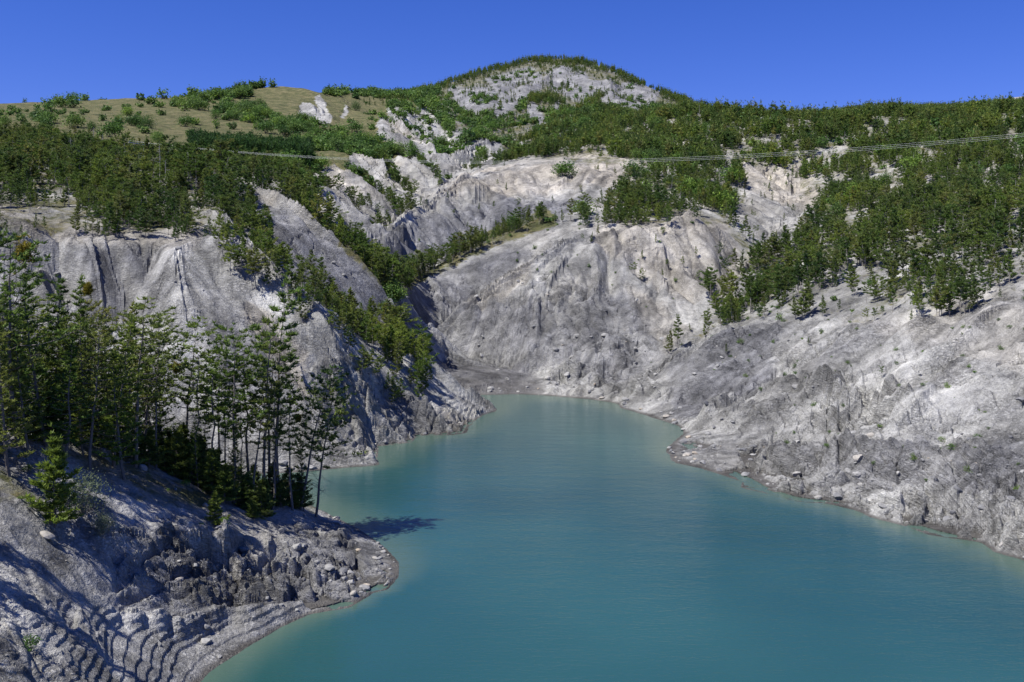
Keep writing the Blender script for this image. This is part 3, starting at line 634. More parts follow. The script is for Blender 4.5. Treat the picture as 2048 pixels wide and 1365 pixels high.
# ---- surface attributes
bedf = (Z * .75 + X * .42 - Y * .12) * wbb + (X * .55 + Y * .12 + Z * .72) * (1 - wbb) + fbm(X / 30, Y / 30, 3, 90) * 5
vo = cell(X * 1.0 / 1.1, Y / 1.1, 9)
streak = .5 + .55 * gully(1.6, 700, 9.) * fade(1.6) + .6 * gully(5., 740, 7.) * fade(5) + .4 * gully(14., 780, 5.) + .25 * pn(X / .5, Y / .5, 801) * fade(.8)
q = bb / 1.15 + pn(X / 8, Y / 8, 810) * .8
streak += .35 * (_G[(np.floor(q).astype(np.int32) * 37) & 4095] / 6.28 - .5) * np.clip(RK + .3 + LY, 0, 1.5)
streak = np.clip(streak, 0, 1).astype(np.float32)
laym = np.clip(RK * .5 + LY * .8 + .28 + .4 * fbm(X / 13, Y / 13, 3, 860), 0, 1) * (1 - .5 * TR) * sst(600, 250, DY)
MUD = pmap([(.75, [(872, 752), (1060, 758), (1095, 776), (1080, 796), (930, 792)]), (.35, [(860, 720), (1060, 738), (1080, 765), (880, 758)])])
wet = np.maximum(look(MUD, px_j, py_j), sst(.3, .05, Z2))  * (.8 + .2 * 0)
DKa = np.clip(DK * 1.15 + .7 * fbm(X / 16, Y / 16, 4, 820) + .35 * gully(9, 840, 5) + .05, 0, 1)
WMa = np.clip(WM + .5 * fbm(X / 20, Y / 20, 4, 830) - .05 + .25 * sst(20, 60, Z) * (DY < 650), 0, 1)
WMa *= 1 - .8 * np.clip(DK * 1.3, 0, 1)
GRa = np.clip(GR * 1.05 + .25 * fbm(X / 12, Y / 12, 3, 850), 0, 1)
def add_attr(me, name, r, g, b_, sl):
    a = me.color_attributes.new(name, 'FLOAT_COLOR', 'POINT')
    arr = np.ones((r[sl].size, 4), np.float32); arr[:, 0] = r[sl].ravel(); arr[:, 1] = g[sl].ravel(); arr[:, 2] = b_[sl].ravel()
    a.data.foreach_set('color', arr.ravel())
def patch(name, i0, i1):
    sl = (slice(i0, i1 + 1), slice(None))
    P = np.stack([X[sl], Y[sl], Z[sl]], -1).reshape(-1, 3); nr = i1 - i0
    idx = np.arange((nr + 1) * NC).reshape(nr + 1, NC)
    Q = np.stack([idx[:-1, :-1], idx[:-1, 1:], idx[1:, 1:], idx[1:, :-1]], -1).reshape(-1, 4)
    me = np_mesh(name, P, [Q], [tm_], smooth=False)
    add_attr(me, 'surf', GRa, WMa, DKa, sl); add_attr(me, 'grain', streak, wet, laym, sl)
    a = me.attributes.new('bed', 'FLOAT', 'POINT'); a.data.foreach_set('value', bedf[sl].astype(np.float32).ravel())
    return tag(link(D_.objects.new(name, me)), kind='structure')
isp = int(np.searchsorted(rows, 660))
patch('hillside_terrain', 0, isp)
patch('mountain', isp, NR - 1)
print('terrain mesh', round(time.time() - T0, 1))

# ---- water
wm, n, l, b = new_mat('lake_water')
geo = n.new('ShaderNodeNewGeometry'); pos = geo.outputs['Position']
big = noise(n, l, pos, .018, 3, .5)
wc = ramp(n, l, big, [(.35, (.012, .053, .054)), (.6, (.023, .078, .073))])
sh = n.new('ShaderNodeAttribute'); sh.attribute_name = 'shallow'
wc = mixc(n, l, mth(n, l, 'MULTIPLY', sh.outputs['Fac'], .75), wc, (.075, .115, .082, 1))
l.new(wc, b.inputs['Base Color']); b.inputs['Roughness'].default_value = .12; b.inputs['IOR'].default_value = 1.33
mp = n.new('ShaderNodeMapping'); mp.inputs['Scale'].default_value = (1.0, 2.2, 1); mp.inputs['Rotation'].default_value = (0, 0, R(12)); l.new(pos, mp.inputs[0])
r1 = noise(n, l, mp.outputs[0], 1.1, 4, .6); r2 = noise(n, l, mp.outputs[0], .2, 2, .5)
bp = n.new('ShaderNodeBump'); bp.inputs['Strength'].default_value = .35; bp.inputs['Distance'].default_value = .12
l.new(mth(n, l, 'ADD', r1, mth(n, l, 'MULTIPLY', r2, 1.5)), bp.inputs['Height']); l.new(bp.outputs[0], b.inputs['Normal'])
gxx = np.linspace(-160, 260, 260); gyy = np.concatenate([[-60, 0], np.linspace(37, 300, 260)])
GX_, GY_ = np.meshgrid(gxx, gyy); ii_ = np.interp(np.log(np.maximum(GY_, 37.1)), (LD0, LD1), (0, (LD1 - LD0) / (CS / F))); jj_ = (GX_ / np.maximum(GY_, 37) * F + 1024 - CX0) / CS
zz_ = bil(zb, ii_, np.clip(jj_, 0, zb.shape[1] - 1.01)); nr_, nc_ = GX_.shape; idx = np.arange(nr_ * nc_).reshape(nr_, nc_)
me = np_mesh('lake', np.stack([GX_, GY_, 0 * GX_], -1).reshape(-1, 3), [np.stack([idx[:-1, :-1], idx[:-1, 1:], idx[1:, 1:], idx[1:, :-1]], -1).reshape(-1, 4)], [wm], smooth=True)
a = me.attributes.new('shallow', 'FLOAT', 'POINT'); a.data.foreach_set('value', sst(-2.2, .1, zz_).astype(np.float32).ravel())
tag(link(D_.objects.new('lake_water', me)), kind='structure')
# ================================================================= VEGETATION
def leaf_mat(name, cols_, hue=.03, trans=.38):
    m, n, l, b = new_mat(name)
    oi = n.new('ShaderNodeObjectInfo'); geo = n.new('ShaderNodeNewGeometry')
    rc = ramp(n, l, oi.outputs['Random'], [(i / (len(cols_) - 1), c) for i, c in enumerate(cols_)])
    isl = geo.outputs['Random Per Island']
    lo = noise(n, l, oi.outputs['Location'], .035, 3, .6)
    rc = mixc(n, l, 1., rc, ramp(n, l, lo, [(.35, (.62, .72, .8)), (.5, g3(1)), (.66, (1.28, 1.25, 1.0))]), 'MULTIPLY')
    c = mixc(n, l, 1., rc, ramp(n, l, isl, [(0, (.55, .6, .6)), (.5, g3(1)), (1, (1.55, 1.45, 1.15))]), 'MULTIPLY')
    tc = n.new('ShaderNodeTexCoord')
    c = mixc(n, l, .8, c, ramp(n, l, noise(n, l, tc.outputs['Object'], .9, 2), [(.35, g3(.65)), (.65, g3(1.35))]), 'MULTIPLY')
    l.new(c, b.inputs['Base Color']); b.inputs['Roughness'].default_value = .6; b.inputs['Specular IOR Level'].default_value = .25
    tr = n.new('ShaderNodeBsdfTranslucent'); l.new(c, tr.inputs[0])
    ms = n.new('ShaderNodeMixShader'); ms.inputs[0].default_value = trans
    l.new(b.outputs[0], ms.inputs[1]); l.new(tr.outputs[0], ms.inputs[2]); l.new(ms.outputs[0], n['Material Output'].inputs[0])
    return m
def plain_mat(name, a, c2, scale=3., rough=.9):
    m, n, l, b = new_mat(name)
    tc = n.new('ShaderNodeTexCoord')
    l.new(mixc(n, l, noise(n, l, tc.outputs['Object'], scale, 4, .7), (*a, 1), (*c2, 1)), b.inputs['Base Color'])
    b.inputs['Roughness'].default_value = rough; return m
M_NEED = leaf_mat('pine_needles', [(.06, .112, .024), (.116, .178, .034), (.168, .21, .046), (.085, .14, .034), (.19, .20, .055)])
M_DNEED = leaf_mat('dark_conifer_needles', [(.035, .085, .026), (.045, .10, .028), (.06, .115, .03)])
M_LEAF = leaf_mat('broad_leaves', [(.065, .13, .03), (.095, .18, .036), (.14, .22, .046), (.065, .12, .034)])
M_OLIVE = leaf_mat('olive_yellow_tufts', [(.17, .15, .02), (.20, .17, .025)])
M_BLUE = leaf_mat('blue_green_leaves', [(.10, .13, .10), (.12, .15, .115)])
M_BARK = plain_mat('pine_bark', (.07, .06, .052), (.22, .195, .17), 3)
M_PALE = plain_mat('pale_pine_bark', (.16, .145, .125), (.34, .31, .27), 3)
M_DEAD = plain_mat('bleached_wood', (.20, .185, .165), (.38, .35, .32), 4)

class MB:
    def __init__(s): s.v = []; s.q = []; s.t = []; s.n = 0
    def tube(s, pts, rad, k=5):
        pts = np.asarray(pts, float); rad = np.asarray(rad, float); n = len(pts)
        d = np.gradient(pts, axis=0); d /= np.linalg.norm(d, axis=1)[:, None] + 1e-9
        up = np.where(np.abs(d[:, 2:3]) > .9, np.array([[1., 0, 0]]), np.array([[0, 0, 1.]]))
        a = np.cross(d, up); a /= np.linalg.norm(a, axis=1)[:, None] + 1e-9; c = np.cross(d, a)
        an = np.arange(k) / k * 2 * math.pi
        P = pts[:, None] + rad[:, None, None] * (a[:, None] * np.cos(an)[None, :, None] + c[:, None] * np.sin(an)[None, :, None])
        s.v.append(P.reshape(-1, 3)); o = s.n
        for i in range(n - 1):
            for j in range(k):
                s.q.append((o + i * k + j, o + i * k + (j + 1) % k, o + (i + 1) * k + (j + 1) % k, o + (i + 1) * k + j))
        s.n += n * k
    def tris(s, T):      # (m,3,3)
        m = len(T); s.v.append(T.reshape(-1, 3)); s.t.append(np.arange(m * 3).reshape(m, 3) + s.n); s.n += m * 3
    def quads(s, T):
        m = len(T); s.v.append(T.reshape(-1, 3)); s.q.extend((np.arange(m * 4).reshape(m, 4) + s.n).tolist()); s.n += m * 4
    def mesh(s, name, mat):
        f = []
        if s.q: f.append(np.array(s.q))
        if s.t: f.append(np.concatenate(s.t))
        return np_mesh(name, np.concatenate(s.v), f, [mat])
def tufts(mb, rs, C, n, ln, wd, up=.35, out=None):
    """needle tufts: n thin leaf blades radiating from each centre"""
    m = len(C); C = np.repeat(C, n, 0)
    d = rs.normal(size=(m * n, 3)); d[:, 2] = np.abs(d[:, 2]) * .8 + up
    if out is not None: d += np.repeat(out, n, 0) * .9
    d /= np.linalg.norm(d, axis=1)[:, None]
    s = np.cross(d, rs.normal(size=d.shape)); s /= np.linalg.norm(s, axis=1)[:, None] + 1e-9
    L_ = ln * (.6 + .8 * rs.rand(m * n, 1)); W_ = wd * (.6 + .8 * rs.rand(m * n, 1))
    mb.tris(np.stack([C - s * W_ * .5, C + s * W_ * .5 + d * L_ * .15, C + d * L_], 1))
def pine(name, seed, H, cs, bw, nb, form, blade, nt=11, nn=8, lean=.04, dead=6, limb=True, mat=None, bark=None):
    """trunk mesh and crown mesh of one pine. cs: height share where the crown starts; bw: branch length; form: 0 cone .. 1 flat topped"""
    rs = np.random.RandomState(seed); tb = MB(); cb = MB()
    n = 9; z = np.linspace(0, H, n); lx, ly = rs.normal(0, lean, 2)
    wob = np.cumsum(rs.normal(0, H * .009, (n, 2)), 0)
    tp = np.stack([lx * z + wob[:, 0], ly * z + wob[:, 1], z], 1); tp[0] = (0, 0, -.4)
    r0 = .009 * H + .035
    tb.tube(tp, r0 * (1 - .93 * (z / H) ** .9), 6)
    def trunk(h): return np.array([np.interp(h, z, tp[:, 0]), np.interp(h, z, tp[:, 1]), h])
    C = []; O = []
    for i in range(nb):
        t = (i + rs.rand()) / nb; h = H * (cs + (1 - cs) * t * .97)
        if form > .5: prof = .35 + .75 * math.sin(min(1, t * 1.05) * math.pi * .72 + .5)
        else: prof = (1.05 - t) ** (.75 + .3 * rs.rand())
        if rs.rand() < .16: prof *= 1.5
        elif rs.rand() < .25: prof *= .45
        ln = bw * prof * (.6 + .6 * rs.rand()) + .12 * bw * .5
        az = i * 2.4 + rs.normal(0, .5); el = (.1 + .55 * t) * (.8 if form < .5 else .55) + rs.normal(0, .14)
        p0 = trunk(h); k = 5; s_ = np.linspace(0, 1, k)
        dx = math.cos(az); dy = math.sin(az)
        bend = rs.normal(0, .12)
        pts = np.stack([p0[0] + dx * ln * s_ - dy * bend * ln * s_ ** 2, p0[1] + dy * ln * s_ + dx * bend * ln * s_ ** 2,
                        p0[2] + ln * (math.sin(el) * s_ - .18 * s_ * (1 - s_) + .12 * s_ ** 3)], 1)
        if limb: tb.tube(pts, r0 * .26 * (1 - .8 * s_) * (.5 + .5 * (1 - t)) + .008, 3)
        m = max(2, int(nt * (.5 + prof) ))
        sp = .32 + .7 * rs.rand(m)
        side = rs.normal(0, .20, m) * ln * (1.15 - .5 * sp)
        P = np.stack([np.interp(sp, s_, pts[:, 0]) - dy * side, np.interp(sp, s_, pts[:, 1]) + dx * side, np.interp(sp, s_, pts[:, 2]) + rs.normal(.04, .05, m) * ln * .8], 1)
        C.append(P); O.append(np.tile([dx, dy, .15], (m, 1)))
    top = trunk(H); k = max(3, nt // 2)
    C.append(top + rs.normal(0, 1, (k, 3)) * [blade * .5, blade * .5, blade * .9]); O.append(np.tile([0, 0, 1.], (k, 1)))
    tufts(cb, rs, np.concatenate(C), nn, blade, blade * .30, .25, np.concatenate(O) * .6)
    for i in range(dead):
        h = H * cs * (.35 + .65 * rs.rand()); az = rs.rand() * 6.28; ln = bw * (.25 + .6 * rs.rand()); p0 = trunk(h); s_ = np.linspace(0, 1, 4)
        tb.tube(np.stack([p0[0] + math.cos(az) * ln * s_, p0[1] + math.sin(az) * ln * s_, p0[2] + ln * (rs.normal(.1, .3) * s_ + .1 * s_ * s_)], 1), .018 * (1 - .7 * s_) + .004, 3)
    return tb.mesh(name + '_trunk', bark or M_BARK), cb.mesh(name + '_crown', mat or M_NEED)
def bush(name, seed, H, Wd, ncl, nleaf, leaf, mat, trunkh=.25):
    rs = np.random.RandomState(seed); tb = MB(); cb = MB()
    C = []
    for i in range(ncl):
        a = rs.rand() * 6.28; r = Wd * .5 * math.sqrt(rs.rand()) * .85; t = rs.rand() ** .7
        hh = H * (trunkh + (1 - trunkh) * t * math.sqrt(max(.05, 1 - (r / (Wd * .5)) ** 2)))
        c = np.array([r * math.cos(a), r * math.sin(a), hh]); C.append(c)
        s_ = np.linspace(0, 1, 3)
        if i < 14: tb.tube(np.stack([c[0] * s_, c[1] * s_, -.2 + (hh + .2) * s_ ** .8], 1), (.03 * H / 3) * (1.1 - s_) + .006, 3)
    C = np.array(C); cr = Wd * .16
    P = np.repeat(C, nleaf, 0) + rs.normal(0, 1, (ncl * nleaf, 3)) * [cr, cr, cr * .7]
    P[:, 2] = np.maximum(P[:, 2], .05)
    d = rs.normal(size=P.shape); d[:, 2] = np.abs(d[:, 2]) + .2; d /= np.linalg.norm(d, axis=1)[:, None]
    s1 = np.cross(d, rs.normal(size=d.shape)); s1 /= np.linalg.norm(s1, axis=1)[:, None]; s2 = np.cross(d, s1)
    sz = leaf * (.6 + .8 * rs.rand(len(P), 1))
    cb.quads(np.stack([P - s1 * sz * .5, P - s2 * sz * .3 + d * sz * .1, P + s1 * sz * .5, P + s2 * sz * .3], 1))
    return tb.mesh(name + '_stems', M_BARK), cb.mesh(name + '_foliage', mat)
def snag(name, seed, H):
    rs = np.random.RandomState(seed); tb = MB(); bb_ = MB(); n = 7; z = np.linspace(0, H, n); wob = np.cumsum(rs.normal(0, .06, (n, 2)), 0)
    tp = np.stack([wob[:, 0], wob[:, 1], z], 1); tp[0, 2] = -.4; tb.tube(tp, .12 * (1 - .85 * z / H) + .015, 6)
    for i in range(16):
        h = H * (.3 + .68 * rs.rand()); az = rs.rand() * 6.28; ln = (1.05 - h / H) * 2.2 * (.5 + rs.rand()) + .3; s_ = np.linspace(0, 1, 4)
        x0 = np.interp(h, z, tp[:, 0]); y0 = np.interp(h, z, tp[:, 1]); e = rs.normal(.1, .35)
        P = np.stack([x0 + math.cos(az) * ln * s_, y0 + math.sin(az) * ln * s_, h + ln * (e * s_ - .25 * s_ * s_)], 1)
        bb_.tube(P, .03 * (1 - .8 * s_) + .007, 3)
        a2 = az + rs.choice([-.7, .7]); q = P[2]; bb_.tube(np.stack([q[0] + math.cos(a2) * ln * .4 * s_, q[1] + math.sin(a2) * ln * .4 * s_, q[2] + ln * .1 * s_], 1), .015 * (1 - .7 * s_) + .004, 3)
    return tb.mesh(name + '_trunk', M_DEAD), bb_.mesh(name + '_branches', M_DEAD)

# near pines ~14 m
NEAR = [pine('tall_pine', 10 + i, 14, cs, bw, nb, fm, .34, nt, 9, .03, dd) for i, (cs, bw, nb, fm, nt, dd) in enumerate([
    (.34, 2.2, 40, .6, 10, 14), (.22, 2.1, 54, .3, 10, 10), (.42, 2.2, 28, 1, 11, 18), (.14, 2.3, 62, .2, 10, 8), (.46, 1.5, 22, .6, 9, 14), (.38, 2.8, 34, 1, 11, 24), (.12, 2.0, 56, .3, 10, 8), (.50, 1.7, 18, 1, 10, 18)])]
YOUNG = [pine('young_pine', 40 + i, 5, .04, 1.25, 62, 0, .30, 12, 9, .02, 0) for i in range(3)]
MID = [
    pine('slope_pine', 60 + i, 8, cs, bw, nb, fm, .50, nt, 8, .05, dd + 4, bark=M_PALE) for i, (cs, bw, nb, fm, nt, dd) in enumerate([
    (.15, 1.8, 26, .2, 9, 3), (.28, 1.9, 22, .3, 9, 5), (.40, 1.7, 18, 1, 9, 6), (.12, 1.6, 28, .1, 8, 2), (.48, 1.9, 16, 1, 10, 6), (.2, 2.1, 22, .6, 10, 3), (.3, 1.4, 18, .2, 8, 4)])]
FARP = [pine('far_pine', 80 + i, 8, cs, 1.7, 14, fm, 1.25, 4, 5, .04, 0, limb=False) for i, (cs, fm) in enumerate([(.12, .2), (.3, .3), (.38, 1), (.08, .1)])]
PLANT = [pine('plantation_fir', 90 + i, 9, .04, 1.5, 22, 0, .95, 5, 6, .01, 0, limb=False, mat=M_DNEED) for i in range(2)]
SHRUB = [bush('shrub', 100 + i, h, w_, nc, 34, .42, M_LEAF, .1) for i, (h, w_, nc) in enumerate([(4, 4.5, 34), (5.5, 4.2, 40), (3, 4.6, 26), (6.5, 6, 52)])]
FARB = [bush('far_shrub', 120 + i, h, w_, nc, 9, 1.25, M_LEAF, .05) for i, (h, w_, nc) in enumerate([(4, 5, 16), (6, 5.5, 18), (3, 5, 12)])]
SMALL = [bush('small_shrub', 130 + i, 1.1, 1.5, 14, 26, .17, M_LEAF, .02) for i in range(2)]
BLUEB = bush('blue_shrub', 140, 3.2, 3.2, 34, 60, .15, M_BLUE, .1)
SNAG = [snag('dead_tree', 150 + i, 8) for i in range(3)]
print('tree meshes', round(time.time() - T0, 1))

def place(name, pr, loc, rz, s, label, cat, group, parts=('trunk', 'crown'), sz=None):
    e = empty(name, loc, rz); e.scale = (s, s, s * (sz or 1)); tag(e, label, cat, group)
    a = link(D_.objects.new(parts[0], pr[0]), e); b_ = link(D_.objects.new(parts[1], pr[1]), e)
    return e
# ---- the named foreground stand: (px of the foot, distance, top row in the photo, variant, label)
rs = np.random.RandomState(5)
def stand(px, d, top, v, label, group=None, kind='pine_tree', lib=NEAR, base_h=14., dy=0, cat='pine tree', sxy=None, lean=None):
    x = (px - 1024) / F * d; z = float(ground(x, d)); h = CH + (HZ - top) * d / F - z
    s = max(.15, h / base_h)
    e = place(kind, lib[v % len(lib)], (x, d, z - .05), rs.rand() * 6.28, s, label, cat, group)
    if sxy: e.scale = (s * sxy, s * sxy, s)
    if lean: e.rotation_euler = (0, R(lean), 0)
    return e
named = [
    (38, 76, 462, 5, 'tallest pine of the left foreground stand with long bare lower limbs and a pale trunk', -1, 1.15),
    (600, 104, 735, 2, 'slim pine leaning out to the right over the water at the end of the headland', 10, 1),
    (632, 105, 760, 5, 'outermost pine of the headland, its sparse boughs reaching over the lake', 9, 1),
    (558, 101, 575, 4, 'thin pine with a bare spiky top rising above the headland stand', 1, 1),
    (518, 99, 640, 7, 'pine with one flat bough and arching dead limbs near the end of the stand', 2, 1),
    (470, 97, 655, 0, 'broad crowned pine standing clear in the gap of the headland stand', 0, 1),
]
for px, d, top, v, lb, ln, sx in named: stand(px, d, top, v, lb, lean=ln, sxy=sx)
FG = 'pines of the foreground headland stand'
FL = 'tall dark trunked pine in the crowded stand on the left foreground headland'
for px, d, top, v in ((-40, 74, 500, 3), (5, 82, 560, 1), (70, 84, 600, 0), (95, 79, 570, 6), (125, 86, 555, 1), (160, 84, 560, 3), (180, 80, 640, 0), (205, 88, 600, 5), (228, 84, 630, 1), (248, 92, 612, 3), (272, 88, 612, 2),
                      (290, 95, 640, 0), (250, 82, 700, 6), (312, 92, 650, 2), (368, 99, 648, 2), (385, 94, 700, 7), (420, 95, 720, 7), (440, 101, 700, 2),
                      (455, 99, 730, 4), (492, 101, 690, 7), (505, 97, 760, 4), (538, 102, 700, 2), (586, 101, 780, 4), (545, 99, 760, 7), (20, 72, 640, 6), (60, 76, 660, 6), (130, 78, 690, 3),
                      (-90, 80, 520, 3), (-200, 84, 500, 0), (-60, 88, 540, 1), (-120, 92, 560, 5), (30, 92, 600, 3), (90, 96, 640, 1), (150, 98, 640, 3), (190, 100, 660, 6),
                      (-280, 60, 560, 1), (-130, 56, 700, 6), (110, 88, 660, 6), (170, 90, 700, 3), (215, 96, 690, 6), (45, 86, 650, 3), (75, 90, 700, 6), (10, 88, 620, 1), (140, 84, 640, 6), (225, 90, 680, 6), (265, 95, 720, 6), (300, 97, 690, 3), (325, 100, 720, 6), (30, 78, 700, 6), (85, 82, 720, 6), (118, 90, 700, 3), (155, 92, 720, 6),
                      (-30, 84, 600, 3), (-75, 86, 620, 6), (-160, 90, 560, 1), (180, 95, 740, 6), (240, 99, 740, 3), (12, 86, 660, 1), (50, 92, 690, 3), (100, 86, 620, 3), (142, 92, 650, 1), (188, 88, 690, 6), (218, 92, 720, 3), (262, 90, 740, 6), (285, 98, 730, 3), (65, 80, 740, 6), (168, 82, 740, 6), (205, 84, 780, 6), (410, 99, 800, 4), (480, 100, 790, 7), (548, 103, 860, 4), (608, 104, 880, 6), (398, 93, 840, 6), (465, 95, 860, 3), (20, 80, 740, 6), (120, 80, 760, 6), (238, 88, 790, 6)):
    stand(px, d, top, v, FL, FG, sxy=(1 + .25 * rs.rand()) if px < 300 else (.8 + .3 * rs.rand()), lean=rs.normal(0, 2.5))
YG = 'low young pines at the foot of the foreground stand'; YL = 'low dense young pine bushing out below the trunks of the foreground stand'
for px, d, top in ((350, 93, 862), (385, 94, 870), (410, 95, 880), (365, 96, 850), (435, 97, 900), (480, 98, 935), (510, 99, 930), (545, 101, 930), (575, 103, 935), (600, 104, 950), (330, 93, 880), (300, 90, 860), (200, 86, 830),
                   (150, 83, 820), (60, 78, 800), (100, 80, 790), (250, 88, 850), (20, 78, 790), (460, 96, 930), (530, 98, 960), (560, 100, 960), (590, 103, 975), (-40, 74, 780), (-100, 72, 760), (35, 80, 760), (80, 82, 780), (125, 84, 790), (175, 86, 820), (225, 88, 840), (275, 90, 860), (315, 95, 850), (340, 97, 860), (400, 98, 870), (425, 93, 900), (450, 92, 930), (495, 95, 950), (525, 94, 960)):
    stand(px, d, top, rs.randint(3), YL, YG, lib=YOUNG, base_h=5., sxy=1.3)
stand(108, 70, 878, 0, 'bright green young pine standing alone on the stony bank below the stand', lib=YOUNG, base_h=5., sxy=1.0)
stand(432, 84, 985, 1, 'small crooked pine with yellow green boughs on the brink of the rocky outcrop', lib=YOUNG, base_h=5., sxy=1.2)
stand(505, 92, 1000, 2, 'small spreading pine overhanging the rock just right of the crooked one', lib=YOUNG, base_h=5., sxy=1.6)
def bushat(px, py, h, pr, base_h, name, label, group=None, cat='shrub', dmin=0, sx=1.):
    x, y, z = hit(px, py, dmin); s = h / base_h
    e = place(name, pr, (float(x), float(y), float(z) - .05), rs.rand() * 6.28, s, label, cat, group, ('stems', 'foliage')); e.scale = (s * sx, s * sx, s); return e
bushat(168, 1030, 3.0, BLUEB, 3.2, 'shrub', 'blue grey shrub on the stony bank beside the bright young pine')
bushat(205, 1070, 1.6, BLUEB, 3.2, 'shrub', 'smaller blue grey shrub just down the bank from the large one')
# olive tufts of mistletoe high in three of the stand's trees
def tuftball(px, d, py, r, label):
    rs_ = np.random.RandomState(int(px)); mb = MB(); P = rs_.normal(0, .3, (220, 3)) * [r, r, r * 1.5]
    tufts(mb, rs_, P, 6, .26, .09, .1); o = link(D_.objects.new('mistletoe', mb.mesh('mistletoe', M_OLIVE)))
    o.location = ((px - 1024) / F * d, d, CH + (HZ - py) * d / F); return tag(o, label, 'mistletoe')
tuftball(50, 75.5, 505, 1.0, 'tall olive yellow mistletoe clump round the top of the tallest foreground pine')
tuftball(176, 80, 580, .45, 'olive yellow mistletoe clump at the tip of a pine left of the bare cones')
tuftball(352, 91, 737, .42, 'round olive mistletoe ball midway up a trunk in the foreground stand')
tuftball(596, 103, 838, .40, 'small olive mistletoe ball on the leaning pine over the water')

# ---- trees scattered over the slopes by the growth maps
def scatter(mp, per_m2, hmin, hmax, seed, dmin, dmax, xlim=(-700, 2700), clump=0, hide=8, keep=0):
    rs = np.random.RandomState(seed)
    i0, i1 = np.searchsorted(rows, [dmin, dmax]); out = []
    dr = np.gradient(rows)[i0:i1]; dc = np.gradient(cols)
    area = dr[:, None] * (rows[i0:i1, None] * dc[None, :] / F)
    dens = np.clip(look(mp, U[i0:i1], PYs[i0:i1]), 0, 3)
    if clump:
        cl = fbm(X[i0:i1] / clump, Y[i0:i1] / clump, 3, seed); dens = dens * (np.clip(.7 + 5 * cl, .04, 5) if keep else np.clip(.85 + 2.6 * cl, .06, 3))
    dens = dens * (Z[i0:i1] > 1.2)
    vis = (PYs[i0:i1] - hide * F / rows[i0:i1, None] * .9) < HOR[i0:i1]
    outside = (U[i0:i1] < -80) | (U[i0:i1] > 2130)
    dens = dens * vis * np.where(outside, .35, 1)
    k = rs.rand(*dens.shape) < np.clip(dens * per_m2 * area, 0, 1)
    ii, jj = np.nonzero(k)
    x = X[ii + i0, jj] + rs.normal(0, .1, len(ii)); y = Y[ii + i0, jj]; z = Z[ii + i0, jj]
    dk = np.ones(len(ii)) if keep else np.clip(dens[k], 0, 1); h = hmin + (hmax - hmin) * rs.rand(len(ii)) ** 1.3 * (.25 + .75 * dk); h *= (.55 + .45 * dk) * np.where(y < 205, .72, 1)
    # seen: how much of it rises above the ground in front
    top = HZ - (z + h - CH) * F / y
    seen = np.clip(HOR[ii + i0, jj] - top, 0, h * F / y) * ((U[ii + i0, jj] > 0) & (U[ii + i0, jj] < 2048))
    return np.stack([x, y, z, h, seen, U[ii + i0, jj], PYs[ii + i0, jj]], 1)
def ordw(k):
    ones = ['', 'first', 'second', 'third', 'fourth', 'fifth', 'sixth', 'seventh', 'eighth', 'ninth', 'tenth', 'eleventh', 'twelfth', 'thirteenth', 'fourteenth', 'fifteenth', 'sixteenth', 'seventeenth', 'eighteenth', 'nineteenth']
    if k < 20: return ones[k]
    t_, o_ = divmod(k, 10); tens = ['', '', 'twent', 'thirt', 'fort', 'fift', 'sixt', 'sevent', 'eight', 'ninet']
    return tens[t_] + 'ieth' if o_ == 0 else tens[t_] + 'y ' + ones[o_]
ORD = ['first', 'second', 'third', 'fourth', 'fifth', 'sixth', 'seventh', 'eighth', 'ninth', 'tenth', 'eleventh', 'twelfth', 'thirteenth', 'fourteenth', 'fifteenth', 'sixteenth', 'seventeenth', 'eighteenth', 'nineteenth', 'twentieth']
def where_in(px, py):
    a = ('far left', 'left', 'left of centre', 'centre', 'right of centre', 'right', 'far right')[int(min(6, max(0, px / 293)))]
    b_ = ('high up', 'fairly high', 'halfway up', 'low down')[int(min(3, max(0, (py - 180) / 130)))]
    return b_ + ' at ' + a
def size_word(h): return 'small' if h < 5.5 else 'medium sized' if h < 7.5 else 'tall'
FORMW = ['full conical', 'open conical', 'flat topped', 'narrow dense', 'long trunked', 'wide spreading', 'thin']
def zone(px, py, d):
    if d > 800: return ('on the crest and flanks of the far mountain', 'pines of the far mountain')
    if px < 520 and py < 500 and not (py > 470 and px > 300): return ('in the dense wood on the upper left hillside', 'pines of the upper left wood')
    if px < 880 and d < 215: return ('on the spur running down to the left shore', 'pines of the left shore spur')
    if px < 830: return ('in the gullies between the pale left hand ribs', 'pines between the left ribs')
    if d < 250 and px > 1280: return ('on the rim above the bare right hand shore slopes', 'pines of the right shore rim')
    if px < 1130 and d < 340 and py > 400: return ('along the narrow wooded ridge across the centre', 'pines of the central ridge')
    if d < 345 and px < 1500: return ('scattered over the pale centre hill', 'pines of the centre hill')
    if py > 330 or d < 420: return ('in the wood on the broad right hillside', 'pines of the right hillside wood')
    return ('along the skyline wood at upper right', 'pines of the upper right skyline')
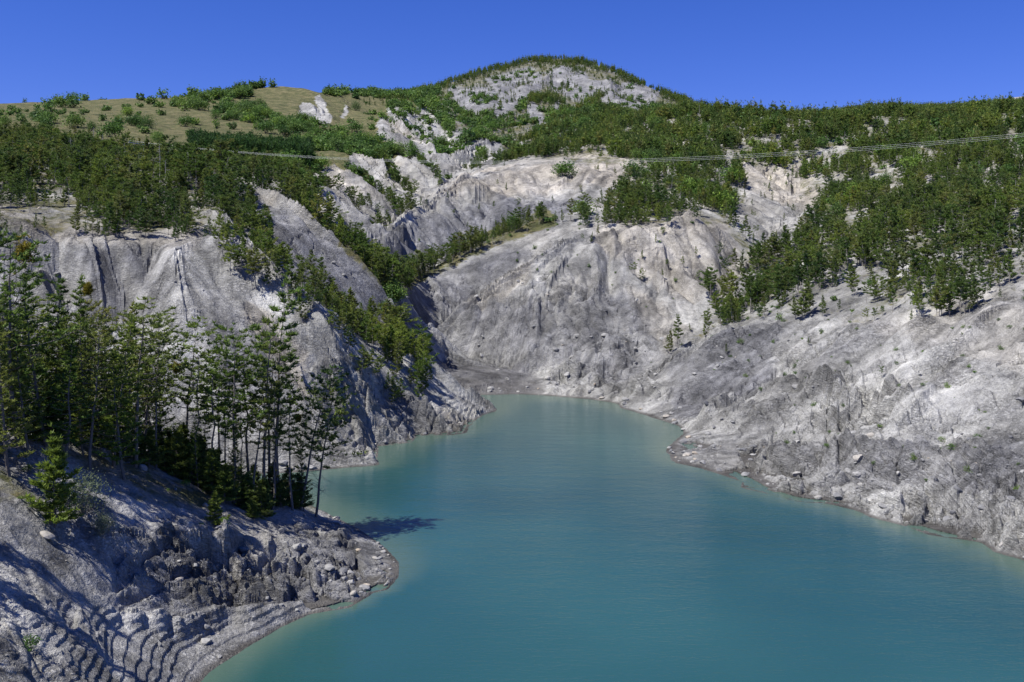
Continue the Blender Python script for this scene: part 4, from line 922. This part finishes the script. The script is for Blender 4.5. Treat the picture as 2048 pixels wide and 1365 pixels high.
def gn_forest(name, pts, lib_objs, base_h, label, cat, seed, squash=(.8, 1.25)):
    """one object: a point per plant, carrying copies of the individually built plants"""
    rs = np.random.RandomState(seed); n = len(pts)
    me = D_.meshes.new(name); me.vertices.add(n); me.vertices.foreach_set('co', pts[:, :3].astype(np.float32).ravel())
    s = pts[:, 3] / base_h; q = squash[0] + (squash[1] - squash[0]) * rs.rand(n)
    for nm, ty, arr in (('inst_scale', 'FLOAT_VECTOR', np.stack([s * q, s * q, s], 1)), ('inst_rot', 'FLOAT_VECTOR', np.stack([rs.normal(0, .05, n), rs.normal(0, .05, n), rs.rand(n) * 6.28], 1))):
        a = me.attributes.new(nm, ty, 'POINT'); a.data.foreach_set('vector', arr.astype(np.float32).ravel())
    a = me.attributes.new('inst_id', 'INT', 'POINT'); a.data.foreach_set('value', rs.randint(0, len(lib_objs), n).astype(np.int32))
    o = tag(link(D_.objects.new(name, me)), label, cat, kind='stuff')
    ng = D_.node_groups.new(name, 'GeometryNodeTree')
    ng.interface.new_socket('Geometry', in_out='INPUT', socket_type='NodeSocketGeometry'); ng.interface.new_socket('Geometry', in_out='OUTPUT', socket_type='NodeSocketGeometry')
    N = ng.nodes; Lk = ng.links; gi = N.new('NodeGroupInput'); go = N.new('NodeGroupOutput'); ip = N.new('GeometryNodeInstanceOnPoints')
    jn = N.new('GeometryNodeJoinGeometry')
    for parts in reversed(lib_objs):
        j2 = N.new('GeometryNodeJoinGeometry')
        for p in parts:
            oi = N.new('GeometryNodeObjectInfo'); oi.transform_space = 'ORIGINAL'; oi.inputs['Object'].default_value = p; Lk.new(oi.outputs['Geometry'], j2.inputs[0])
        g2 = N.new('GeometryNodeGeometryToInstance'); Lk.new(j2.outputs[0], g2.inputs[0]); Lk.new(g2.outputs[0], jn.inputs[0])
    Lk.new(gi.outputs[0], ip.inputs['Points']); Lk.new(jn.outputs[0], ip.inputs['Instance']); ip.inputs['Pick Instance'].default_value = True
    for nm, ty, so_ in (('inst_scale', 'FLOAT_VECTOR', 'Scale'), ('inst_rot', 'FLOAT_VECTOR', 'Rotation'), ('inst_id', 'INT', 'Instance Index')):
        na = N.new('GeometryNodeInputNamedAttribute'); na.data_type = ty; na.inputs['Name'].default_value = nm
        src = na.outputs['Attribute']
        if so_ == 'Rotation':
            er = N.new('FunctionNodeEulerToRotation'); Lk.new(src, er.inputs[0]); src = er.outputs[0]
        Lk.new(src, ip.inputs[so_])
    Lk.new(ip.outputs[0], go.inputs[0]); md = o.modifiers.new('plants', 'NODES'); md.node_group = ng
    return o
def parts_of(e): return [c for c in e.children]

P1 = scatter(PINE, .085, 3.5, 9, 21, 140, 300, clump=13)
P2 = scatter(PINE, .065, 4, 8.6, 22, 300, 700, clump=24)
P3 = scatter(PINE, .026, 5, 10.5, 23, 700, 1950, clump=45)
B1 = scatter(BUSH, .06, 1., 3.5, 24, 140, 330)
B2 = scatter(BUSH, .020, 2.4, 7, 25, 330, 700, clump=28, keep=1)
B3 = scatter(BUSH, .012, 4, 9, 26, 700, 1700, clump=50, keep=1)
def strip(pts, back, per_m, hmin, hmax, seed):
    r_ = np.random.RandomState(seed); out = []
    for (x0, y0, d0), (x1, y1, d1) in zip(pts[:-1], pts[1:]):
        ln = math.hypot((x1 - 1024) / F * d1 - (x0 - 1024) / F * d0, d1 - d0); nn_ = int(ln * per_m * 1.0) + 1
        for k in range(nn_):
            q_ = r_.rand(); d = d0 + (d1 - d0) * q_ + back[0] + (back[1] - back[0]) * r_.rand(); px = x0 + (x1 - x0) * q_ + r_.normal(0, 2)
            x = (px - 1024) / F * d; z = float(ground(x, d)); h = hmin + (hmax - hmin) * r_.rand()
            i = int(np.interp(math.log(d), lr, np.arange(NR))); j = int(np.interp(px, cols, np.arange(NC)))
            py = HZ - (z - CH) * F / d; top = HZ - (z + h - CH) * F / d
            out.append((x, d, z, h, float(np.clip(HOR[i, j] - top, 0, h * F / d)), px, py))
    return np.array(out)
SP = [strip([(500, 362, 240), (562, 407, 233), (606, 432, 230), (652, 471, 227), (706, 502, 226), (745, 544, 225), (787, 583, 224)], (1, 12), 1.1, 3.5, 8, 1),
      strip([(640, 372, 319), (684, 384, 315), (709, 411, 312), (738, 443, 310), (765, 469, 309)], (2, 18), 1.1, 3, 7, 2),
      strip([(720, 357, 378), (743, 370, 368), (767, 396, 360), (786, 418, 354)], (2, 15), .9, 3, 6.5, 3),
      strip([(745, 312, 462), (775, 350, 440), (800, 375, 425), (826, 405, 410)], (2, 22), .8, 3, 7, 4),
      strip([(840, 332, 495), (860, 350, 480), (882, 380, 458)], (2, 12), .4, 3, 6, 5),
      strip([(787, 583, 240), (831, 560, 290), (870, 540, 303), (909, 518, 311), (950, 496, 317), (1000, 476, 323), (1050, 452, 328), (1090, 430, 335)], (-3, 9), 1.3, 3, 6.5, 6),
      strip([(600, 649, 157), (669, 669, 158), (718, 700, 160), (795, 741, 166), (860, 765, 172)], (1, 9), 1.0, 2.5, 5.5, 7)]
SB = [strip([(700, 306, 472), (745, 308, 462), (784, 304, 522)], (1, 30), 1.2, 3, 7, 11), strip([(784, 304, 522), (830, 318, 505), (850, 335, 490)], (2, 24), .6, 2.5, 6, 12),
      strip([(779, 222, 860), (831, 267, 770), (870, 295, 710), (892, 316, 665)], (2, 45), .5, 3, 7, 13), strip([(750, 238, 700), (816, 272, 650), (853, 292, 620), (885, 308, 592)], (2, 25), .3, 2.5, 5, 14),
      strip([(690, 316, 400), (709, 345, 380), (743, 365, 368)], (2, 14), .6, 2, 5, 15), strip([(850, 205, 1080), (880, 232, 1000), (903, 262, 900)], (2, 60), .4, 4, 8, 16),
      strip([(1010, 286, 725), (985, 278, 740), (957, 271, 750), (930, 291, 705)], (2, 40), .7, 4, 9, 17), strip([(787, 583, 236), (779, 612, 226), (773, 650, 219)], (-3, 3), .8, 1.5, 4, 18)]
AP = np.concatenate([P1, P2, P3] + SP); AB = np.concatenate([B1, B2, B3] + SB)
isd = (AP[:, 1] > 375) & (AP[:, 1] < 460) & (AP[:, 5] > 380) & (AP[:, 5] < 620) & (AP[:, 6] < 345)
print('pines', len(P1), len(P2), len(P3), 'bushes', len(B1), len(B2), len(B3), round(time.time() - T0, 1))
# the wood of dark planted firs
NF = []
order = np.argsort(-AP[:, 4] * (1 + .0 * AP[:, 1]))
NB_IND = 215
ind = order[:NB_IND]; rest = np.setdiff1d(np.arange(len(AP)), ind)
LIB = {}; CAND = []
for k, i in enumerate(ind):
    x, y, z, h, sn, px, py = AP[i]; zn = zone(px, py, y); v = rs.randint(len(MID))
    e = place('pine_tree', MID[v], (x, y, z - .1), rs.rand() * 6.28, h / 8, 'pine', 'pine tree', zn[1]); CAND.append((e, size_word(h) + ' ' + FORMW[v] + ' pine', zn[0], px, py))
    q = .85 + .4 * rs.rand(); e.scale = (h / 8 * q, h / 8 * q, h / 8); e.rotation_euler = (rs.normal(0, .05), rs.normal(0, .05), rs.rand() * 6.28)
    LIB.setdefault(('m', v), e)
far = rest[np.argsort(-AP[rest, 4] * (AP[rest, 1] > 420))][:8]
for k, i in enumerate(far):
    x, y, z, h, sn, px, py = AP[i]; zn = zone(px, py, y)
    e = place('pine_tree', FARP[k % 4], (x, y, z - .1), rs.rand() * 6.28, h / 8, 'pine', 'pine tree', zn[1]); CAND.append((e, size_word(h) + ' distant pine', zn[0], px, py)); LIB.setdefault(('f', k % 4), e)
rest = np.setdiff1d(rest, far)
mid = rest[AP[rest, 1] <= 430]; fr = rest[AP[rest, 1] > 430]
gn_forest('pine_forest', AP[mid], [parts_of(LIB[('m', v)]) for v in range(len(MID)) if ('m', v) in LIB], 8., 'mass of smaller green pines filling the woods on the nearer slopes', 'pine forest', 31)
gn_forest('distant_pine_forest', AP[fr], [parts_of(LIB[('f', v)]) for v in range(4)], 8., 'far mass of dark green pines on the distant slopes and skyline', 'pine forest', 32)
# planted dark firs behind the meadow edge
FX = []
rf = np.random.RandomState(8)
for r_ in range(7):
    d = 372 + r_ * 5
    for px in np.arange(385, 625, 5.6):
        x = (px + rf.normal(0, 1.2) - 1024) / F * d
        FX.append((x, d + rf.normal(0, .7), float(ground(x, d)), 7.5 + 2 * rf.rand(), 10, px, 300))
FX = np.array(FX); o1 = np.argsort(FX[:, 1])[:34]
pf = []; FIRS = []
for k, i in enumerate(o1):
    x, y, z, h, *_ = FX[i]; px_ = FX[i, 5]; r_i = int(i) // 43; pf.append(place('fir_tree', PLANT[k % 2], (x, y, z - .1), rf.rand() * 6.28, h / 9, 'fir', 'fir tree', 'planted firs in the block below the left meadow')); FIRS.append((px_, r_i, pf[-1]))
k2 = np.setdiff1d(np.arange(len(FX)), o1)
for i in k2:
    x, y, z, h, *_ = FX[i]; ef = place('fir_tree', PLANT[i % 2], (x, y, z - .1), rf.rand() * 6.28, h / 9, 'dark green fir deep inside the planted block below the left meadow', 'fir tree', 'planted firs in the block below the left meadow'); FIRS.append((FX[i, 5], int(i) // 43, ef))
RW = ['front', 'second', 'third', 'fourth', 'fifth', 'sixth', 'rearmost']
for r_i in range(7):
    rw = sorted([f for f in FIRS if f[1] == r_i], key=lambda f: f[0])
    for k, f in enumerate(rw): f[2]['label'] = '%s dark fir from the left in the %s row of the planted block' % (ordw(k + 1), RW[min(6, r_i)])
# shrubs
def bzone(px, py, d):
    if px < 700 and d > 450: return ('on the dry grass of the upper left meadows', 'shrubs of the upper left meadows')
    if d > 650: return ('on the flanks below the far mountain', 'shrubs below the far mountain')
    if px < 860: return ('along the edge of the left wood and gullies', 'shrubs of the left gullies')
    if d < 250: return ('on the bare grey slopes above the right shore', 'shrubs of the right shore slopes')
    return ('dotted over the pale centre slopes', 'shrubs of the centre slopes')
order = np.argsort(-AB[:, 4]); ind = order[:230]; rest = np.setdiff1d(np.arange(len(AB)), ind); BL = {}
for i in ind:
    x, y, z, h, sn, px, py = AB[i]; zn = bzone(px, py, y); v = rs.randint(len(SHRUB)); bh = (4, 5.5, 3, 6.5)[v]
    e = place('shrub', SHRUB[v], (x, y, z - .1), rs.rand() * 6.28, h / bh, 'shrub', 'shrub', zn[1], ('stems', 'foliage')); BL.setdefault(v, e); CAND.append((e, ('small', 'medium sized', 'large')[int(min(2, h / 2.4))] + ' ' + ('rounded', 'upright', 'low spreading', 'bulky')[v] + ' leafy shrub', zn[0], px, py))
fb = rest[np.argsort(-AB[rest, 4])][:3]; FBL = []
for k, i in enumerate(fb):
    x, y, z, h, sn, px, py = AB[i]; zn = bzone(px, py, y)
    FBL.append(place('shrub', FARB[k], (x, y, z - .1), rs.rand() * 6.28, h / (4, 6, 3)[k], 'shrub', 'shrub', zn[1], ('stems', 'foliage'))); CAND.append((FBL[-1], 'distant leafy shrub', zn[0], px, py))
rest = np.setdiff1d(rest, fb)
gn_forest('shrubland', AB[rest], [parts_of(e) for e in FBL], 4.5, 'mass of small rounded shrubs and low trees over the meadows and far slopes', 'shrubland', 33, (.7, 1.2))
# dead trees
for k, (px, py, h) in enumerate(((1992, 470, 8.5), (1925, 480, 6.5), (2034, 420, 8), (1990, 420, 6), (1945, 440, 6), (1855, 530, 5.5), (1720, 260, 8), (1530, 300, 8), (575, 395, 9), (322, 375, 10), (190, 320, 10), (205, 330, 9), (145, 335, 8), (330, 390, 8), (1800, 300, 7), (1690, 290, 7),
                                 (1400, 240, 9), (1460, 255, 8), (1350, 470, 6), (1925, 540, 5), (1770, 530, 5), (1865, 520, 5), (1600, 280, 8), (1650, 330, 7), (1420, 280, 8), (1380, 300, 7), (1500, 262, 8), (1560, 300, 7), (1740, 300, 7), (1830, 340, 7), (1880, 390, 6.5), (1960, 360, 7), (2010, 340, 7), (1300, 420, 6.5), (1345, 400, 7), (1410, 400, 6.5), (1440, 370, 7), (1905, 440, 6.5), (2020, 500, 6), (1890, 490, 6), (110, 330, 8), (250, 345, 8), (290, 360, 8), (160, 380, 7.5), (230, 400, 7), (380, 370, 8), (430, 400, 7), (60, 350, 8))):
    x, y, z = hit(px, py, 150); s = h / 8
    side = 'right' if px > 1024 else 'left'
    place('dead_tree', SNAG[k % 3], (float(x), float(y), float(z)), rs.rand() * 6.28, s, 'bare bleached dead tree standing in the %s hillside wood' % side, 'dead tree', 'dead trees in the %s wood' % side, ('trunk', 'branches'))
# small tufts and low shrubs on the bare slopes near the shore
T1 = scatter(pmap([(1, [(1350, 680), (2060, 560), (2060, 1050), (1500, 900)]), (.6, [(900, 500), (1500, 440), (1400, 640), (1300, 740), (1250, 620)]), (6, [(-20, 850), (100, 880), (430, 985), (600, 1020), (560, 1060), (250, 1050), (-20, 1010)]), (1.5, [(-60, 1150), (60, 1200), (90, 1365), (-60, 1365)]),
                   (.7, [(500, 600), (760, 760), (700, 800), (560, 700)])]), .022, .25, 1.1, 41, 45, 300)
o1 = np.argsort(-T1[:, 4]); SL = []
for i in o1[:70]:
    x, y, z, h, sn, px, py = T1[i]
    where = ('on the stony headland bank', 'low shrubs of the foreground headland') if y < 100 else ('on the bare grey slopes near the water', 'low shrubs of the bare shore slopes')
    e = place('low_shrub', SMALL[i % 2], (x, y, z - .03), rs.rand() * 6.28, h / 1.1, 'shrub', 'low shrub', where[1], ('stems', 'foliage')); SL.append(e); CAND.append((e, ('tiny', 'knee high')[int(h > .6)] + ' dull green low shrub', where[0], px, py))
if len(o1) > 72: gn_forest('scattered_tufts', T1[o1[70:]], [parts_of(SL[0]), parts_of(SL[1])], 1.1, 'sprinkling of tiny shrubs and grass tufts on the bare slopes', 'tufts', 34)
from collections import defaultdict
def finish_labels():
    g = defaultdict(list)
    for c in CAND: g[c[1] + ' ' + c[2]].append(c)
    for lb, cs in g.items():
        if len(cs) == 1: cs[0][0]['label'] = lb; continue
        if len(cs) <= 20:
            cs.sort(key=lambda c: c[3])
            for k, c in enumerate(cs):
                o_ = 'leftmost' if k == 0 else 'rightmost' if k == len(cs) - 1 else ORD[k] + ' from left'
                c[0]['label'] = o_ + ' ' + lb
            continue
        h_ = defaultdict(list)
        for c in cs: h_[where_in(c[3], c[4])].append(c)
        for wh, c2 in h_.items():
            c2.sort(key=lambda c: c[3])
            for k, c in enumerate(c2):
                c[0]['label'] = (ordw(k + 1) + ' ' if len(c2) > 1 else '') + lb + ', ' + wh
    for e, a, b_, px, py in CAND:
        w_ = e['label'].split()
        if len(w_) > 16: w_ = [x for x in w_ if x not in ('the', 'a')]
        if len(w_) > 16: w_ = [x for x in w_ if x not in ('at', 'of', 'sized', 'down', 'pale', 'dry', 'narrow', 'bare', 'running', 'broad', 'hand')]
        e['label'] = ' '.join(w_)
finish_labels()
def row_labels(sel, fmt):
    s_ = sorted([(o.location.x / o.location.y, o) for o in D_.objects if sel(o)], key=lambda q: q[0])
    vis_ = [o for q_, o in s_ if 0 < q_ * F + 1024 < 2048]
    for k, o in enumerate([o for q_, o in s_ if o not in vis_]): o['label'] = fmt(ordw(k + 1), o).split(' from the left')[0] + ' beyond the left picture edge of the %s stand' % ('tall' if o.scale[2] > 1 else 'low')
    for k, o in enumerate(vis_): o['label'] = fmt(ordw(k + 1), o)
row_labels(lambda o: o.get('group') == FG, lambda w_, o: '%s pine from the left in the %s of the crowded foreground stand' % (w_, 'tall row' if o.scale[2] * 14 > 11 else 'shorter ranks'))
row_labels(lambda o: o.get('group') == YG, lambda w_, o: '%s low bushy young pine from the left below the foreground stand' % w_)
row_labels(lambda o: o.get('category') == 'dead tree', lambda w_, o: '%s bare bleached dead tree from the left' % w_)
print('plants', round(time.time() - T0, 1))

# ---- fallen rocks
M_ROCK, n, l, b = new_mat('fallen_marl_rock')
oi = n.new('ShaderNodeObjectInfo'); tc = n.new('ShaderNodeTexCoord')
c = ramp(n, l, oi.outputs['Random'], [(0, (.13, .13, .13)), (.5, (.23, .225, .21)), (.85, (.32, .31, .28)), (1, (.33, .27, .19))])
c = mixc(n, l, .7, c, ramp(n, l, noise(n, l, tc.outputs['Object'], 4, 5, .7), [(.35, g3(.65)), (.65, g3(1.3))]), 'MULTIPLY')
l.new(c, b.inputs['Base Color']); b.inputs['Roughness'].default_value = .9
import bmesh
def boulder(seed):
    r_ = np.random.RandomState(seed); bm = bmesh.new(); bmesh.ops.create_icosphere(bm, subdivisions=2, radius=.5)
    pl = [(r_.normal(size=3), .28 + .2 * r_.rand()) for _ in range(9)]; sc_ = np.array([1, .6 + .4 * r_.rand(), .45 + .35 * r_.rand()])
    for v in bm.verts:
        p = np.array(v.co)
        for nn_, dd in pl:
            u_ = nn_ / np.linalg.norm(nn_); k = p @ u_
            if k > dd: p = p - u_ * (k - dd)
        v.co = Vector(p * sc_ + r_.normal(0, .012, 3))
    me = D_.meshes.new('boulder'); bm.to_mesh(me); bm.free(); me.materials.append(M_ROCK); return me
BM_ = [boulder(200 + i) for i in range(6)]
def rocks(per_m2, seed, dmin, dmax, smin, smax):
    r_ = np.random.RandomState(seed); i0, i1 = np.searchsorted(rows, [dmin, dmax])
    area = np.gradient(rows)[i0:i1, None] * (rows[i0:i1, None] * np.gradient(cols)[None, :] / F)
    zz = Z[i0:i1]; dens = .9 * sst(.0, .1, zz) * sst(1.3, .3, zz) + .55 * np.clip(RK[i0:i1], 0, 1) + .10 + .5 * TR[i0:i1] * sst(3, 1, zz)
    dens *= np.clip(.6 + 3 * fbm(X[i0:i1] / 7, Y[i0:i1] / 7, 3, 77), .05, 3) * (zz > .02) * (GR[i0:i1] < .5) * (PYs[i0:i1] < HOR[i0:i1] + 3) * (U[i0:i1] > -80) * (U[i0:i1] < 2130)
    ii, jj = np.nonzero(r_.rand(*dens.shape) < dens * per_m2 * area)
    s = smin + (smax - smin) * r_.rand(len(ii)) ** 4
    return np.stack([X[ii + i0, jj], Y[ii + i0, jj], Z[ii + i0, jj] + s * .05, s, s * F / Y[ii + i0, jj], U[ii + i0, jj], PYs[ii + i0, jj]], 1)
RP = np.concatenate([rocks(.9, 61, 45, 110, .1, 1.3), rocks(.5, 62, 110, 170, .15, 1.6), rocks(.22, 63, 170, 290, .25, 2.)])
print('rocks', len(RP))
o_ = np.argsort(-RP[:, 4]); o_ = o_[:4600]; RO = []
for k in o_[:300]:
    x, y, z, s, q_, px, py = RP[k]; bo = link(D_.objects.new('boulder', BM_[k % 6])); bo.location = (x, y, z); bo.scale = (s, s, s); bo.rotation_euler = (r_ if False else rs.normal(0, .3), rs.normal(0, .3), rs.rand() * 6.28)
    wh = 'on the near headland shore' if y < 112 and px < 900 else 'on the left shore spur' if px < 900 and y < 205 else 'at the foot of the centre hill' if y > 205 else 'on the right bank'
    szw = 'big' if s > 1.1 else 'medium' if s > .75 else 'small'
    tag(bo, 'boulder', 'boulder', 'fallen rocks ' + wh); RO.append((bo, szw, wh, px))
gg = defaultdict(list)
for r4 in RO: gg[(r4[1], r4[2])].append(r4)
for (szw, wh), ls in gg.items():
    ls.sort(key=lambda q: q[3])
    for k, r4 in enumerate(ls): r4[0]['label'] = '%s %s grey fallen rock from the left %s' % (ordw(k + 1), szw, wh)
gn_forest('rubble', RP[o_[300:]], [[RO[k][0]] for k in range(6)], 1., 'sprinkling of small broken stones over the slopes and along the waterline', 'rubble', 35, (.8, 1.2))
print('rocks done', round(time.time() - T0, 1))
# ================================================================= POWER LINE
M_CONC = plain_mat('weathered_concrete', (.42, .41, .39), (.55, .54, .51), 2)
M_WIRE, n, l, b = new_mat('aluminium_wire'); b.inputs['Base Color'].default_value = (.6, .62, .56, 1); b.inputs['Metallic'].default_value = 0.; b.inputs['Roughness'].default_value = .5
M_GLASS, n, l, b = new_mat('insulator_glass'); b.inputs['Base Color'].default_value = (.12, .2, .17, 1); b.inputs['Roughness'].default_value = .2
pA = np.array([(275 - 1024) / F * 300, 300, 0.]); pB = np.array([(2400 - 1024) / F * 200, 200, 0.])
dr = pB - pA; dr /= np.linalg.norm(dr); pr_ = np.array([-dr[1], dr[0], 0])     # crossarm direction
def box_mb(mb, c, sx, sy, sz, a):
    ca, sa = math.cos(a), math.sin(a); P = []
    for z_ in (-1, 1):
        for x_, y_ in ((-1, -1), (1, -1), (1, 1), (-1, 1)):
            u_, v_ = x_ * sx / 2, y_ * sy / 2; P.append((c[0] + u_ * ca - v_ * sa, c[1] + u_ * sa + v_ * ca, c[2] + z_ * sz / 2))
    o = mb.n; mb.v.append(np.array(P)); mb.n += 8
    mb.q += [(o, o + 3, o + 2, o + 1), (o + 4, o + 5, o + 6, o + 7), (o, o + 1, o + 5, o + 4), (o + 1, o + 2, o + 6, o + 5), (o + 2, o + 3, o + 7, o + 6), (o + 3, o, o + 4, o + 7)]
AX = math.atan2(pr_[1], pr_[0]); AV = math.radians(20)
def pylon(p, top, label):
    z0 = float(ground(p[0], p[1])); e = empty('power_pylon', (p[0], p[1], z0)); tag(e, label, 'power pylon')
    h = top - z0; ax = np.array([math.cos(AX), math.sin(AX)])
    for s in (-1.5, 1.5):
        mb = MB(); mb.tube([(ax[0] * s, ax[1] * s, -.5), (ax[0] * s, ax[1] * s, h - .25)], [.2, .12], 8); link(D_.objects.new('post', mb.mesh('post', M_CONC)), e)
    mb = MB(); box_mb(mb, (0, 0, h - .12), 7.4, .18, .22, AX); link(D_.objects.new('crossarm', mb.mesh('crossarm', M_CONC)), e)
    for s in (-3.3, 0, 3.3):
        mb = MB(); mb.tube([(ax[0] * s, ax[1] * s, h), (ax[0] * s, ax[1] * s, h + .18), (ax[0] * s, ax[1] * s, h + .2), (ax[0] * s, ax[1] * s, h + .4)], [.05, .05, .1, .06], 8); link(D_.objects.new('insulator', mb.mesh('insulator', M_GLASS)), e)
    return e
TA, TB_ = 66.6, 59.0
pylon(pA, TA, 'pale two legged concrete power pylon with a wide crossarm standing in the left wood')
pylon(pB, TB_, 'two legged concrete power pylon on the hillside beyond the right edge')
for s, lb in ((3.3, 'uppermost power wire crossing the right hillside, farthest from the lake'), (0, 'middle power wire of the three spanning the valley'), (-3.3, 'lowest power wire of the three, nearest the lake')):
    t = np.linspace(0, 1, 60); ax = np.array([math.cos(AX), math.sin(AX)])
    P = np.stack([pA[0] + (pB[0] - pA[0]) * t + ax[0] * s, pA[1] + (pB[1] - pA[1]) * t + ax[1] * s, TA + .4 + (TB_ - TA) * t - 4 * 7.85 * t * (1 - t)], 1)
    mb = MB(); mb.tube(P, np.full(60, .015), 5); tag(link(D_.objects.new('power_wire', mb.mesh('power_wire', M_WIRE))), lb, 'power wire')
# hut at the meadow corner
M_PL = plain_mat('cream_plaster', (.6, .55, .45), (.7, .66, .56), 2); M_TILE = plain_mat('clay_tiles', (.42, .18, .09), (.5, .26, .14), 5)
hx, hy, hz = hit(597, 325, 340); hx, hy, hz = float(hx), float(hy), float(hz)
e = tag(empty('stone_hut', (hx, hy, hz), .3), 'tiny cream hut with clay tile roof at the corner of the dark fir block', 'hut')
mb = MB(); box_mb(mb, (0, 0, .8), 3.6, 2.6, 2.2, 0); link(D_.objects.new('wall', mb.mesh('wall', M_PL)), e)
mb = MB(); mb.v.append(np.array([(-2, -1.5, 1.85), (2, -1.5, 1.85), (2, 1.5, 2.5), (-2, 1.5, 2.5), (-2, -1.5, 2.0), (2, -1.5, 2.0), (2, 1.5, 2.65), (-2, 1.5, 2.65)])); mb.n = 8
mb.q = [(0, 3, 2, 1), (4, 5, 6, 7), (0, 1, 5, 4), (1, 2, 6, 5), (2, 3, 7, 6), (3, 0, 4, 7)]; link(D_.objects.new('roof', mb.mesh('roof', M_TILE)), e)
mb = MB(); box_mb(mb, (.4, -1.32, .75), .8, .06, 1.7, 0); link(D_.objects.new('door', mb.mesh('door', M_BARK)), e)

print('done', round(time.time() - T0, 1))
